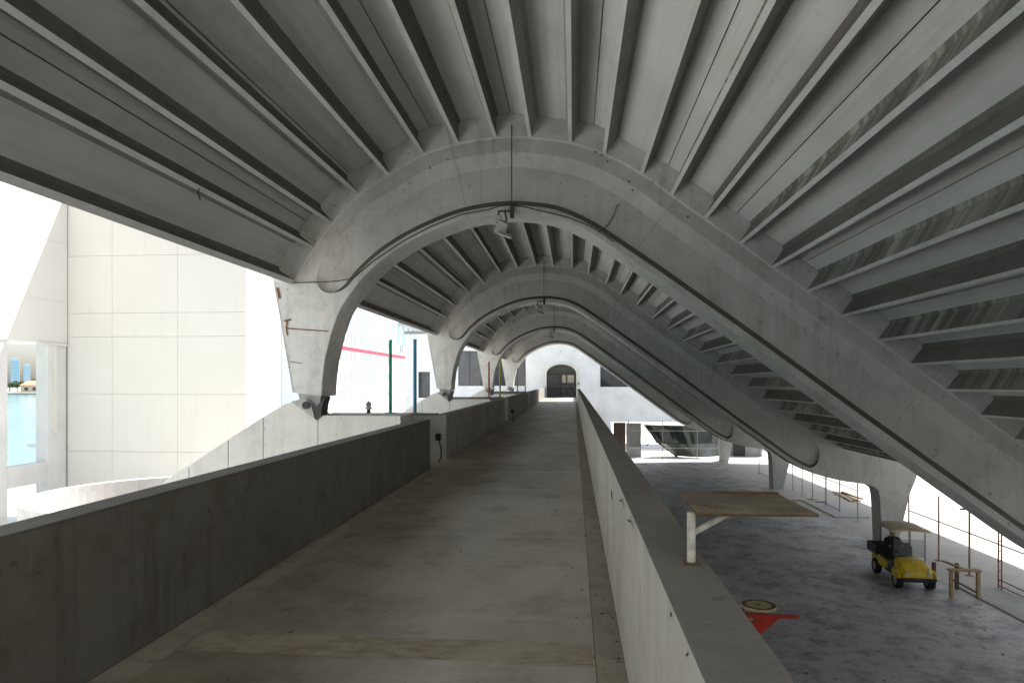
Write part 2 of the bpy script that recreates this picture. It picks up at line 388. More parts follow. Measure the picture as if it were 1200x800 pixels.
def section(a, d, ext, w, rec):
    """ring of (x, y, z): soffit back, soffit front, flange, recess, bevel, band, corbel, top"""
    L = (d-a).length; n = (d-a)/L
    def P(r, y): p = a+n*r; return (p.x, y, p.y)
    r = [.15, .27, max(.42, L-.56), max(.5, L-.30)]
    mid = (r[0]+r[3])/2
    if not rec: r = [mid]*4; dep = 0
    else: r = [mid+(x-mid)*w for x in r]; dep = .13*min(1, w*2.2)
    c = .10 if ext else 0.
    e = ext
    st = .025 if ext else 0.
    return [P(0, TH), P(.02, .0+.012), P(.035, 0), P(r[0], 0), P(r[1], dep), P(r[2], dep), P(r[3], 0), P(max(r[3]+.01, L-.03), .012), P(L, -st), P(L+e*.35, -st-c*.3), P(L+e*.8, -st-c), P(L+e, -st-c), P(L+e, TH)]
def build_arch():
    mb = MB(); rings = []; mats = []
    colL = [((378,464),(343,460)),((379,446),(340.5,445)),((382,421),(336,419)),((389,392),(331,390)),((396,371),(327.5,369)),((400,362.5),(324,350)),((403,357.5),(320.5,330))]
    for a, d in colL: rings.append(section(*q([a, d]), 0, 0, False)); mats.append(0)
    for s in svals:
        a = at(A, cA, s); d = at(D, cD, d_of_a(s))
        rec = rec0 <= s <= rec1
        e = min(s-rec0, rec1-s)
        w = math.sqrt(max(0, 1-(1-min(e/.36, 1))**2)) if rec else 0
        rings.append(section(a, d, RIB+SLAB, max(w, .0), rec))
        mats.append(1 if any(abs(s-(j-.006)) < 2e-4 for j in jointsA) else 0)
    colR = [((1385,702),(1395,606)),((1412,706),(1450,622)),((1436,711),(1510,644)),((1452,721),(1562,672)),((1456,736),(1554,698)),((1458,757),(1540,730)),((1460.5,800),(1523,795)),((1463,868),(1505,868))]
    for a, d in colR: rings.append(section(*q([a, d]), 0, 0, False)); mats.append(0)
    n = len(rings[0])
    for r in rings: mb.v += r
    for i in range(len(rings)-1):
        for k in range(n):
            mb.f.append([i*n+k, i*n+(k+1)%n, (i+1)*n+(k+1)%n, (i+1)*n+k])
            grime_shade = (k == 3 and rec0 < svals[min(max(i-len(colL), 0), len(svals)-1)] < rec1 and len(colL) <= i < len(colL)+len(svals)-1)
            mb.mi.append(2 if grime_shade else 3 if (mats[i] == 1 and 1 <= k <= 10) else (1 if (i < len(colL)+1 or i > len(rings)-len(colR)-3) else 0))
    mb.f.append(list(range(n))); mb.mi.append(0)
    mb.f.append([len(mb.v)-n+k for k in range(n)]); mb.mi.append(0)
    return mb
archmb = build_arch()
arch_labels = ['nearest concrete roof arch, its white foot beside the walkway carrying rust streaks',
    'second concrete roof arch along the walkway, its right column standing behind the yellow cart',
    'third concrete roof arch along the walkway, framed inside the second one',
    'farthest concrete roof arch, framing the white wall with the arched door']
def w2(px, py): x, z = xz(px, py, Y1); return x, z
arches = []
arch_mesh = None
for i, Y in enumerate(YF):
    t = thing('roof_arch', (-5.4, Y, 0), arch_labels[i], 'arch', 'concrete arches over the walkway')
    if arch_mesh is None:
        mb = MB(); mb.v = [(x, y+Y, z) for x, y, z in archmb.v]; mb.f = archmb.f; mb.mi = archmb.mi
        b = mb.build('arch_beam', ['arch_concrete', 'arch_concrete', 'arch_grime_shade', 'joint_concrete'], t); arch_mesh = b.data
    else:
        b = bpy.data.objects.new('arch_beam', arch_mesh); COL.objects.link(b); b.parent = t
    # bearing shoe at the left foot
    off = Y-Y1
    bk = MB(); bk.prism([w2(346,452), w2(376,454), w2(372,489), w2(352,478)], 'y', Y+.05, Y+.55); bk.build('bearing', 'shoe_steel', t)
    sh = MB(); poly = [w2(343,470), w2(360,466.5), w2(366.5,472), w2(371.5,491)]
    sh.prism(poly, 'y', Y-.10, Y-.05)
    shoe = sh.build('bearing_shoe', 'shoe_steel', t, bevel=.008)
    cx, cz = w2(361.5, 474.5)
    p = MB(); p.tube([(cx, Y-.16, cz), (cx, Y-.09, cz)], .075, 16); p.build('pin', 'dark_metal', shoe)
    h = MB(); poly = [w2(371,477), w2(383.5,464.5), w2(379,478), w2(378.5,487), w2(372,492)]
    h.prism(poly, 'y', Y-.09, Y+.22); h.build('hinge_bracket', 'dark_metal', t, bevel=.006)
    arches.append(t)
# marks seen on the nearest foot and beam: rust lines and little anchor holes
t = arches[0]
def strip(pts, w, y):
    mk = MB()
    for (x0, z0), (x1, z1) in zip(pts, pts[1:]):
        d = Vector((x1-x0, z1-z0)).normalized(); nx, nz = -d.y*w/2, d.x*w/2
        mk.add([(x0+nx, y, z0+nz), (x0-nx, y, z0-nz), (x1-nx, y, z1-nz), (x1+nx, y, z1+nz)], [(0,1,2,3)])
    mk.build('rust_stain', 'rust', t)
yq = Y1-.004
strip([w2(333,376), w2(341,374.5)], .03, yq); strip([w2(337,375), w2(335.5,384), w2(337,393)], .03, yq)
strip([w2(335.5,384.5), w2(360,386.5), w2(385,388)], .022, yq-.001); strip([w2(340,423.5), w2(355,426)], .012, yq)
strip([w2(325,337), w2(328,350)], .05, yq)
for x, y in [(712,188),(705,181),(737,212),(741,222),(806,253),(504,196),(525,186),(698,177)]:
    X, Z = w2(x, y+1); mk = MB(); mk.tube([(X, Y1-.006, Z), (X, Y1+.02, Z)], .018+.012*random.random(), 7); mk.build('anchor_hole', 'arch_grime_shade', t)

# ------------------------------------------------------------------ roof panels (double tees) between the arches
pairs_px = [((344,331),(368,291)),((389,262),(420,228)),((455,205),(496,181)),((536,168),(580,161)),((621,161),(668,167)),((708,180),(752,203)),((787,228),(826,256)),((868,285),(906,313)),((947,341),(987,370)),((1030,399),(1068,427)),((1110,457),(1150,487)),((1190,515),(1230,541)),((1272,566),(1313,590)),((1343,605.5),(1363,615))]
PR = [tuple(q(p)) for p in pairs_px]
lines = []
for a, b in PR:
    d = (b-a).normalized(); n = Vector((-d.y, d.x))
    if n.y < 0 and d.x > 0: n = -n
    lines.append((a+n*RIB, d, n))
def isect(l1, l2):
    p, d, _ = l1; r, e, _ = l2
    den = d.x*e.y-d.y*e.x
    if abs(den) < .05: return (p+d*.36+r-e*.36)/2 if False else ((p+r)/2)
    t = ((r.x-p.x)*e.y-(r.y-p.y)*e.x)/den
    return p+d*t
J = []
for i in range(len(lines)-1):
    b = PR[i][1]+lines[i][2]*RIB; a = PR[i+1][0]+lines[i+1][2]*RIB
    m = (a+b)/2
    x = isect(lines[i], lines[i+1])
    J.append((x, x) if (x-m).length < .25 else (m, m))
first = lines[0][0]-lines[0][1]*.10; last = PR[-1][1]+lines[-1][2]*RIB+lines[-1][1]*.10
SG = .008
proto_panels = []
ordn = ['first','second','third','fourth','fifth','sixth','seventh','eighth','ninth','tenth']
bays = [(-1.25, Y1), (YF[0]+TH, YF[1]), (YF[1]+TH, YF[2]), (YF[2]+TH, YF[3])]
bay_names = ['before the first arch', 'between first and second arches', 'between second and third arches', 'between third and farthest arches']
def panel_label(i, bay):
    if i == 0: pos = 'lowest at the open left edge'
    elif i == 13: pos = 'lowest narrow one at the right edge'
    elif i < 4: pos = f'{ordn[3-i]} left of the crown'
    else: pos = f'{ordn[i-4]} right of the crown'
    return f'ribbed roof slab {bay_names[bay]}, {pos}'
topping_pl = []
for i in range(14):
    p0 = first if i == 0 else J[i-1][1]; p1 = last if i == 13 else J[i][0]
    topping_pl.append(p0)
topping_pl.append(last)
for bay, (ya, yb) in enumerate(bays):
    for i in range(14):
        o, d, n = lines[i]
        p0 = first if i == 0 else J[i-1][1]+d*SG; p1 = last if i == 13 else J[i][0]-d*SG
        mid = (p0+p1)/2
        t = thing('ribbed_slab', (mid.x, ya, mid.y), panel_label(i, bay), 'roof slab', 'ribbed concrete roof slabs')
        key = (i, 0 if bay == 0 else 1)
        cached = [c for c in proto_panels if c[0] == key]
        if cached:
            for me, nm in cached[0][1]:
                ob = bpy.data.objects.new(nm, me); COL.objects.link(ob); ob.parent = t
            continue
        made = []
        m = MB(); m.prism([tuple(p0), tuple(p1), tuple(p1+n*SLAB), tuple(p0+n*SLAB)], 'y', ya+.002, yb-.002)
        ob = m.build('deck', 'panel_concrete', t); made.append((ob.data, 'deck'))
        for k, rp in enumerate(PR[i]):
            wb, wt = (.036, .08)
            if i == 0 and k == 0: wb, wt = .05, .075
            base = rp+n*RIB; e = n*.004
            poly = [rp-d*wb, rp+d*wb, base+d*wt-e, base+d*(wt+.05)-e*.5, base-d*(wt+.05)-e*.5, base-d*wt-e*12]
            poly = [rp-d*wb, rp+d*wb, base+d*(wt-.01)-n*.06, base+d*(wt+.05)-n*.001, base-d*(wt+.05)-n*.001, base-d*(wt-.01)-n*.06]
            m = MB(); m.prism([tuple(x) for x in poly], 'y', ya+.003, yb-.003)
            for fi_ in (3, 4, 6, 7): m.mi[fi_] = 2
            if i >= 7 or (i == 6 and k == 1): m.mi[6] = m.mi[7] = 3  # crown-facing sides take the shade-coloured material
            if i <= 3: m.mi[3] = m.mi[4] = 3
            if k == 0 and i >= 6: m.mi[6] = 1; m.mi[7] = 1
            ob = m.build('rib', ['rib_concrete', 'stained_rib_concrete', 'rib_side_concrete', 'rib_shaded_concrete'], t); made.append((ob.data, 'rib'))
        proto_panels.append((key, made))
# topping over all bays
normals = [lines[0][2]]+[((lines[i][2]+lines[i+1][2])/2).normalized() for i in range(13)]+[lines[-1][2]]
m = MB()
lo = [p+nn*(SLAB+.006) for p, nn in zip(topping_pl, normals)]; hi = [p+nn*(SLAB+.11) for p, nn in zip(topping_pl, normals)]
poly = lo+hi[::-1]
n_ = len(lo)
for a in range(n_-1):
    m.prism([tuple(lo[a]), tuple(lo[a+1]), tuple(hi[a+1]), tuple(hi[a])], 'y', -1.25, YF[3]+TH+.3)
tag(m.build('roof_topping', 'topping'), 'thin waterproof topping lying over all the ribbed roof panels', 'roof')
# low eave slab past the right-hand columns
ex0, ez0 = last.x, last.y
m = MB(); m.prism([(ex0+.05, ez0+.02), (16.7, ez0+.25), (16.7, ez0+.45), (ex0+.05, ez0+.22)], 'y', -1.25, YF[3]+TH)
tag(m.build('roof_eave', 'panel_concrete'), 'low concrete eave slab running past the right columns', 'roof')

# ------------------------------------------------------------------ walkway
WL, WR = -2.81, .316
fz = lambda Y: EYE-1.75+.0063*Y
def slope_box(m, x0, x1, y0, y1, zb, zt):
    """box whose bottom/top follow the walkway grade; zb, zt relative to the floor"""
    vs = []
    for dz in (zb, zt):
        for y in (y0, y1):
            for x in (x0, x1): vs.append((x, y, fz(y)+dz))
    m.add(vs, [(0,2,3,1),(4,5,7,6),(0,1,5,4),(2,6,7,3),(0,4,6,2),(1,3,7,5)])
m = MB()
edges = [-2.2, 4.2, 13.38, 20.6, 27.9, 35.1, 42.4, 49.6, 57.0, 69.3]
for a, b in zip(edges, edges[1:]): slope_box(m, -2.575, .135, a+.006, b-.006, -.35, 0)
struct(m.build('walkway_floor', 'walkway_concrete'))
m = MB(); slope_box(m, -3.02, -2.579, -2.2, 69.3, -.36, -.004); slope_box(m, .138, .522, -2.2, 69.3, -.36, -.004)
struct(m.build('walkway_edge', 'edge_strip_concrete'))
m = MB(); slope_box(m, -2.9, .45, -2.2, 69.3, -.55, -.37)
struct(m.build('walkway_slab', 'grey_wall'))
m = MB(); slope_box(m, -2.55, .12, 4.22, 4.55, .0, .003)
struct(m.build('walkway_patch', 'rough_band'))
HL, HR = .975, 1.03
segs = [(-2.2, 13.25), (15.05, 27.85), (29.55, 42.3), (44.05, 69.25)]
lab = ['long dark concrete parapet nearest on the left of the walkway', 'left walkway parapet just past the green and blue poles', 'left walkway parapet beside the red and yellow poles', 'farthest left walkway parapet, ending beside the arched door']
for (a, b), l in zip(segs, lab):
    t = thing('parapet', (WL-.1, a, fz(a)), l, 'parapet', 'left walkway parapets')
    m = MB(); cuts = [a]+[y for y in (2.9, 6.1, 9.3, 11.4, 18.3, 21.5, 24.7, 33, 36.5, 39.5, 48, 52, 56, 60, 64) if a < y < b]+[b]
    for ca, cb in zip(cuts, cuts[1:]): slope_box(m, WL-.21, WL-.0015*random.random(), ca+(.003 if ca > a else 0), cb-(.003 if cb < b else 0), .0, HL-.004)
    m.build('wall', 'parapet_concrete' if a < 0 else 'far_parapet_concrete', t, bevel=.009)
    m = MB(); slope_box(m, WL-.212, WL+.002, a+.002, b-.002, HL-.004, HL+.006); m.build('coping', 'coping_concrete', t)
    if a < 0:
        for px, py in ((42,653),(312,567)):
            u = (px-600)/800; k = (-SY+u*CY)/(CY+u*SY); Yc = WL/k; sdep = Yc/(CY+u*SY); Zc = EYE-(py-450)/800*sdep
            m = MB(); m.box(WL-.002, WL+.008, Yc-.045, Yc+.045, Zc-.08, Zc+.08); m.build('cover_plate', 'parapet_concrete', t, bevel=.003)
t = thing('parapet', (.42, -2.2, fz(0)), 'long pale right-hand walkway parapet overlooking the concourse below', 'parapet')
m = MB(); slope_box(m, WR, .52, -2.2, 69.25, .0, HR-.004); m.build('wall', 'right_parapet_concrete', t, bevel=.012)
m = MB(); slope_box(m, WR-.002, .522, -2.198, 69.2, HR-.004, HR+.006); m.build('coping', 'coping_concrete', t)
for px, py, dx, dy in [(717,575,0,9),(728,583,2,6),(731,586,-2,6),(738,606,4,8),(741,606,-3,8),(787,711,1,6),(806,757,2,9)]:
    u = (px-600)/800; k = (-SY+u*CY)/(CY+u*SY)
    if k <= 0: continue
    Yc = WR/k; sd = Yc/(CY+u*SY); Zc = EYE-(py-450)/800*sd
    if Zc > fz(Yc)+HR-.03: Zc = fz(Yc)+HR-.03
    hl = dy/800*sd; kk_ = Yc*Yc/WR/800; w = kk_*(.35+.3*random.random()); tl = dx*kk_
    m = MB(); m.add([(WR-.003, Yc-w-tl/2, Zc), (WR-.003, Yc+w-tl/2, Zc), (WR-.003, Yc+w+tl/2, Zc-hl), (WR-.003, Yc-w+tl/2, Zc-hl)], [(0,1,2,3)]); m.build('scratch', 'dark_metal', t)

# cross walls at the expansion gaps, poles on them, buttresses under the arch feet
cw_lab = ['short concrete cross wall carrying the green and blue poles', 'short concrete cross wall carrying the red and yellow poles', 'farthest short concrete cross wall with two greyish poles']
pole_spec = [((457.5,398,'green_paint','tall dark green pole standing on the nearest cross wall'),(486.3,397.5,'blue_paint','tall dark blue pole standing on the nearest cross wall')),
    ((573,424,'red_orange_paint','orange red pole on the cross wall beside the second arch foot'),(586,421.5,'yellow_paint_pole','yellow green pole on the cross wall past the second arch foot')),
    ((606.5,431,'grey_rose_paint','dull grey pole on the farthest cross wall'),(615.5,431,'rose_paint','dull pink pole on the farthest cross wall, nearest the door'))]
for i in range(3):
    y0 = YF[i]+1.72
    t = thing('cross_wall', (-3.9, y0, fz(y0)), cw_lab[i], 'wall', 'cross walls at the walkway gaps')
    m = MB(); m.box(-5.45, WL-.002, y0, y0+.2, fz(y0)-1.7, fz(y0)+HL-.01); m.build('wall', 'cross_concrete', t, bevel=.012)
    m = MB(); m.box(-5.45, WL-.212, y0-.02, y0+.24, fz(y0)+HL-.01, fz(y0)+HL+.03); m.build('coping', 'coping_concrete', t)
    zt = fz(y0)+HL+.03
    for px, py, mt, l in pole_spec[i]:
        X, Z = xz(px, py, y0+.1)
        p = thing('pole', (X, y0+.1, zt), l, 'pole', 'painted poles on the cross walls')
        m = MB(); m.tube([(X, y0+.1, zt), (X, y0+.1, Z)], .038, 10); m.build('shaft', mt, p)
        m = MB(); m.box(X-.1, X+.1, y0+.02, y0+.18, zt, zt+.015); m.build('base_plate', 'galvanised', p)
bt_lab = ['white concrete buttress with a sloping top under the nearest arch foot', 'pale concrete buttress with a sloping top under the second arch foot', 'pale peaked buttress under the third arch foot', 'pale peaked buttress under the farthest arch foot']
for i, Y in enumerate(YF):
    t = thing('buttress', (-6.2, Y, 0), bt_lab[i], 'buttress', 'concrete buttresses under the arch feet')
    top = [(150,604),(197,561),(306,490),(335,473),(345,470.5),(372,491.5),(374,486.5),(470,487)]
    pl = [w2(*p) for p in top]
    poly = [(pl[0][0], 0)]+pl+[(pl[-1][0], 0)]
    xs = [pl[0][0], w2(222,0)[0], w2(268,0)[0], w2(309,0)[0], w2(373,0)[0], pl[-1][0]]
    m = MB()
    # cast in lifts with narrow vertical joints between
    import bisect
    def ztop(x):
        for (xa, za), (xb, zb) in zip(pl, pl[1:]):
            if xa <= x <= xb: return za+(zb-za)*(x-xa)/max(1e-6, xb-xa)
        return pl[-1][1]
    for xa, xb in zip(xs, xs[1:]):
        a, b = xa+.007, xb-.007
        pts = [(a, ztop(a))]+[p for p in pl if a+.01 < p[0] < b-.01]+[(b, ztop(b))]
        m.prism([(a, 0)]+pts+[(b, 0)], 'y', Y-.02, Y+1.0)
    m.box(xs[0]+.05, xs[-1]-.05, Y+.05, Y+.95, 0, pl[0][1]-.05)
    m.build('wall', 'ramp_white' if i else 'foot_concrete', t, bevel=.006)
# boxes with a dangling cable at the ends of the parapets
for i, (px, py, l) in enumerate([(513.5,512,'black junction box with dangling cable at the nearest parapet gap'), (600.5,482,'black junction box with dangling cable at the second parapet gap')]):
    Y = segs[i][1]+.03
    X, Z = xz(px, py, Y)
    X = max(X, WL-.16)
    t = thing('junction_box', (X, Y, Z), l, 'junction box', 'black junction boxes on the walkway')
    m = MB(); m.box(X-.06, X+.05, Y-.0, Y+.07, Z-.07, Z+.07); m.build('case', 'black_plastic', t, bevel=.01)
    m = MB(); m.tube([(X, Y+.05, Z-.05), (X+.05, Y+.07, Z-.25), (X+.04, Y+.05, Z-.42), (X, Y+.03, Z-.5)], .014, 6); m.build('cable', 'cable_black', t)

# ------------------------------------------------------------------ floodlights and cables on the arches
fl = [(0,(600,250),(590,266),135,'nearest floodlight hanging under the crown of the first arch'), (1,None,None,0,'middle floodlight hanging under the crown of the second arch'), (2,None,None,0,'farthest floodlight hanging under the crown of the third arch')]
bx, bz = w2(600, 246); lx, lz = w2(590, 266)
src = None
for i, _, _, _, l in fl:
    Y = YF[i]
    if src is None:
        t = thing('floodlight', (bx, Y-.06, bz), l, 'floodlight', 'floodlights under the arch crowns')
        m = MB(); m.tube([(bx, Y-.06, w2(600,136)[1]), (bx, Y-.06, bz+.3), (bx, Y-.05, bz-.06)], .011, 6); m.build('conduit', 'cable_black', t)
        m = MB(); m.box(bx-.03, bx+.05, Y-.09, Y-.005, bz-.17, bz+.08); m.box(bx-.26, bx-.0, Y-.07, Y-.04, bz-.05, bz-.02)
        m.tube([(bx-.25, Y-.06, bz-.03), (bx-.28, Y-.06, bz-.22), (bx-.2, Y-.06, bz-.3)], .018, 6); m.tube([(bx-.14, Y-.06, bz-.03), (bx-.1, Y-.06, bz-.2), (bx-.16, Y-.06, bz-.3)], .018, 6)
        m.build('bracket', 'dark_metal', t, bevel=.004)
        m = MB(); m.rbox((lx-.02, Y-.12, lz-.04), (.24,.16,.26), (.5,.35,.2), .8); m.rbox((lx-.1, Y-.1, lz+.14), (.14,.12,.14), (.2,-.3,.1)); hs = m.build('housing', 'galvanised', t, bevel=.015)
        m = MB(); m.rbox((lx+.04, Y-.14, lz-.18), (.27,.2,.03), (.5,.35,.2)); m.build('lens', 'lens', hs)
        src = t
    else:
        copy_tree(src, (bx, Y-.06, bz), l)
# black cable from the left eave along the flange of the nearest arch
cab = [(344,331.5),(372,331),(396,329.5),(414,326.5),(425,317),(438,306),(452,297),(468,286),(480,279),(505,266),(540,252),(572,246.5),(586,242),(600,240.5),(617,243.5),(645,250),(668,256),(690,265),(710,277),(719,284)]
m = MB(); m.tube([(*w2(x, y)[:1], Y1-.03, w2(x, y)[1]) for x, y in cab], .010, 6)
tag(m.build('cable', 'cable_black'), 'thin black cable draped along the lower rim of the nearest arch', 'cable')
m = MB(); m.tube([(w2(x, y)[0], Y1-.01+.1*(k > 0), w2(x, y)[1]) for k, (x, y) in enumerate([(702,272),(713,262),(720,250),(723,240),(727,238)])], .009, 6)
tag(m.build('cable', 'cable_black'), 'short loose black wire sticking up right of the first arch crown', 'cable')
# left-hand hanging wire hook under the roof edge
hk = lines[0]
hy = 9.05
rp = PR[0][1]
m = MB(); m.tube([(rp.x, hy, rp.y+.02), (rp.x-.02, hy, rp.y-.05), (rp.x, hy+.02, rp.y-.16)], .009, 6)
tag(m.build('hook', 'cable_black'), 'small black wire hook hanging from a left roof rib', 'hook')

# ------------------------------------------------------------------ ground, pavement, water
def sheet(name, mat, x0, x1, y0, y1, z, kind='structure'):
    m = MB(); m.add([(x0,y0,z),(x1,y0,z),(x1,y1,z),(x0,y1,z)], [(0,1,2,3)])
    o = m.build(name, mat); o['kind'] = kind; return o
sheet('ground', 'ground_pale', -33, 3000, -400, 4000, 0)
sheet('bounce_cut_sheet', 'bounce_cut_dark', -32.8, -3.1, -80, -4.0, .008)  # unseen dark sheet added to cut light bouncing into the near bay
sheet('forecourt', 'quay_concrete', 0, 26, 59.62, 84, .004)
sheet('quay_paving', 'quay_concrete', -32.9, -3.2, -120, 300, .004)
m = MB(); m.box(-10.4, -3.05, 22.3, 71.2, 0.01, 4.25); struct(m.build('bounce_terrace', 'bounce_terrace_concrete', bevel=.02))  # unseen raised slab added to bounce sun up under the arches
sheet('concourse_floor', 'concourse_concrete', .0, 11.85, -6, 59.6, .004)
m = MB(); m.box(11.86, 14.2, -6, 22.4, -.05, .05); m.box(12.3, 13.9, 33.5, 38.2, -.05, .05); struct(m.build('pavement', 'pavement_pale', bevel=.015))
m = MB(); m.box(-33.4, -33.0, -400, 4000, -4, .25); struct(m.build('quay_edge', 'pavement_pale'))
sheet('water', 'water_surface', -6000, -33.4, -2500, 6000, -1.7)

# ------------------------------------------------------------------ far shore seen through the left opening
def shore_pt(px, dist):
    u = (px-600)/800; k = Vector((-SY+u*CY, CY+u*SY)); return k*dist
sd = shore_pt(35, 533); tang = Vector((-sd.y, sd.x)).normalized(); rad = sd.normalized()
def SP(t, r, z): p = sd+tang*t+rad*r; return (p.x, p.y, z)
m = MB(); vs = []
for r, z in ((0,-2.5),(0,-.5),(3,-.2),(60,.6),(900,1.5),(900,-3)):
    for t in (-700, 700): vs.append(SP(t, r, z))
m.add(vs, [(2*i, 2*i+1, 2*i+3, 2*i+2) for i in range(5)]); struct(m.build('far_shore', 'bank'))
t = thing('house', SP(-6, 22, .3), 'low tan house with a clay tiled roof on the far shore', 'house')
def rot_mb(m, base, vs, fs): m.add([Vector(base)+Vector((tang.x*a+rad.x*b, tang.y*a+rad.y*b, c)) for a, b, c in vs], fs)
BX = [(0,2,3,1),(4,5,7,6),(0,1,5,4),(2,6,7,3),(0,4,6,2),(1,3,7,5)]
def bxv(a0,a1,b0,b1,c0,c1): return [(a,b,c) for c in (c0,c1) for b in (b0,b1) for a in (a0,a1)]
base = SP(-6, 22, .3)
m = MB(); rot_mb(m, base, bxv(-12,12,-5,5,0,5.2), BX); m.build('wall', 'house_wall', t)
m = MB(); rot_mb(m, base, [(-13,-6,5.2),(13,-6,5.2),(13,6,5.2),(-13,6,5.2),(-7,0,9),(7,0,9)], [(0,1,5,4),(1,2,5),(2,3,4,5),(3,0,4),(3,2,1,0)]); m.build('roof', 'clay_roof', t)
for k in range(4):
    m = MB(); rot_mb(m, base, bxv(-9+5.4*k,-6.6+5.4*k,-5.1,-5.0,1.2,3.4), BX); m.build('window', 'glass_dark', t)
def tower(t0, dist, w, h, l):
    b = SP(t0*dist/533, dist-533, 0); t = thing('tower_block', b, l, 'tower', 'pale tower blocks on the horizon')
    m = MB(); rot_mb(m, b, bxv(-w/2,w/2,-w/2,w/2,0,h), BX); m.build('wall', 'far_tower', t)
    m = MB(); rot_mb(m, b, bxv(-w/3,w/3,-w/3,w/3,h,h*1.07), BX); m.build('crown', 'far_tower', t)
    m = MB()
    for k in range(9): rot_mb(m, b, bxv(-w*.45,w*.45,-w/2-.6,-w/2,h*(.08+.1*k),h*(.13+.1*k)), BX)
    m.build('window', 'far_tower_band', t)
tower(8.0, 2300, 21, 76, 'taller haze-tinted tower block beyond the far shore'); tower(1.6, 2350, 16, 62, 'shorter slim haze-tinted tower block beyond the far shore')
def tree_mesh(h, r, seed, mat):
    rnd = random.Random(seed); m = MB()
    for c in range(9):
        a = rnd.uniform(0, 6.28); rr = r*rnd.uniform(.15,.75); cz = h*rnd.uniform(.45,.9); cr = r*rnd.uniform(.3,.5)
        for k in range(42):
            d = Vector((rnd.gauss(0,1), rnd.gauss(0,1), rnd.gauss(0,1))).normalized()*cr*rnd.uniform(.5,1.05)
            p = Vector((math.cos(a)*rr, math.sin(a)*rr, cz))+d
            q1 = Vector((rnd.uniform(-1,1), rnd.uniform(-1,1), rnd.uniform(-1,1))).normalized()*r*.13; q2 = q1.cross(Vector((rnd.uniform(-1,1), rnd.uniform(-1,1), 1))).normalized()*r*.13
            m.add([p-q1, p+q2, p+q1, p-q2], [(0,1,2,3)])
    return m
tree_lab = ['dark leafy tree on the far shore left of the tan house', 'small rounded tree beside the tan house on the far shore', 'bushy tree behind the tan house roof on the far shore', 'broad green tree on the far shore right of the tan house', 'dense dark tree at the right end of the far shore view', 'low bushy tree by the sea wall across the water']
tpos = [(13,10,7.5),(8,34,8.5),(-3,42,10),(-17,30,9),(-24,16,7),(21,30,9)]
for (tt, rr, h), l, k in zip(tpos, tree_lab, range(6)):
    b = Vector(SP(tt, rr, .4)); t = thing('tree', b, l, 'tree', 'trees on the far shore')
    mm = tree_mesh(h, h*.5, k, 0); o = mm.build('crown', 'leaf_dark' if k % 2 else 'leaf_mid', t, local=True)
    m = MB(); m.tube([(0,0,0),(.1,0,h*.35),(.2,.1,h*.7)], [.35,.25,.12], 7); m.build('trunk', 'bark', t, local=True)

# ------------------------------------------------------------------ left-hand buildings
# far block (closes the view): panelled wall facing the walkway
ZB = EYE+8.75
t = thing('terminal_block', (-19.2, 31.8, 0), 'white panelled concrete block at the left closing the view', 'building')
xs = [-23.6,-21.4,-18.2,-14.9]; zs = [0,.5,EYE-3.13,EYE-.47,EYE+2.2,EYE+3.3,EYE+5.97,ZB]
m = MB(); g = .006
for xa, xb in zip(xs, xs[1:]):
    for za, zb in zip(zs, zs[1:]): m.box(xa+g, xb-(g if xb < -15 else 0), 30.0, 30.1, za+g*(za > 0), zb-g)
m.box(-24.4, -14.9, 30.1, 30.35, 0, ZB-.02)
m.build('wall', 'wall_cream', t)
m = MB(); m.box(-24.4, -15.1, 30.36, 33.7, 0, ZB-.02)
for za, zb in zip(zs, zs[1:]): m.box(-15.09, -14.9, 30.36, 33.7, za+g*(za > 0), zb-g)
m.build('side_wall', 'wall_white', t)
m = MB(); m.box(-24.5, -14.8, 29.9, 33.8, ZB, ZB+.25); m.build('roof', 'topping', t)
# wall on posts at the far left
t = thing('elevated_wall', (-24.6, 24, 0), 'cream concrete upper wall raised on pillars at the left edge', 'building')
m = MB(); zz = [EYE+1.87, EYE+3.8, EYE+6.5, 17.5]; yy = [6, 12, 18, 24, 29.98]
for ya, yb in zip(yy, yy[1:]):
    for za, zb in zip(zz, zz[1:]): m.box(-23.75, -23.6, ya+g, yb-g, za, zb-g)
m.box(-26.2, -23.75, 6, 29.98, EYE+1.875, 17.48); m.build('wall', 'wall_cream', t)
for ya, yb in [(28.85,29.97),(25.3,26.65),(20.4,21.8),(14.6,16)]:
    m = MB(); m.box(-24.25, -23.66, ya, yb, 0, EYE+1.87); m.build('pillar', 'wall_white', t, bevel=.02)
for ya, yb in [(26.652,28.848),(21.802,25.298),(16.002,20.398)]:
    m = MB(); m.box(-24.15, -23.72, ya, yb, EYE-4.4, EYE-3.5); m.build('beam', 'wall_white', t)
m = MB(); m.box(-23.66, -23.55, 29.2, 29.28, EYE-2.2, EYE+1.8); m.box(-23.6, -23.5, 28.2, 29.9, EYE+1.78, EYE+1.86); m.build('downpipe', 'wall_cream', t)
# round ramp wall
m = MB(); m.ring((-11.3, 18.2), 3.45, 3.2, 0, 3.3, 72)
tag(m.build('round_wall', 'round_white'), 'low round white concrete wall standing left of the walkway', 'wall')

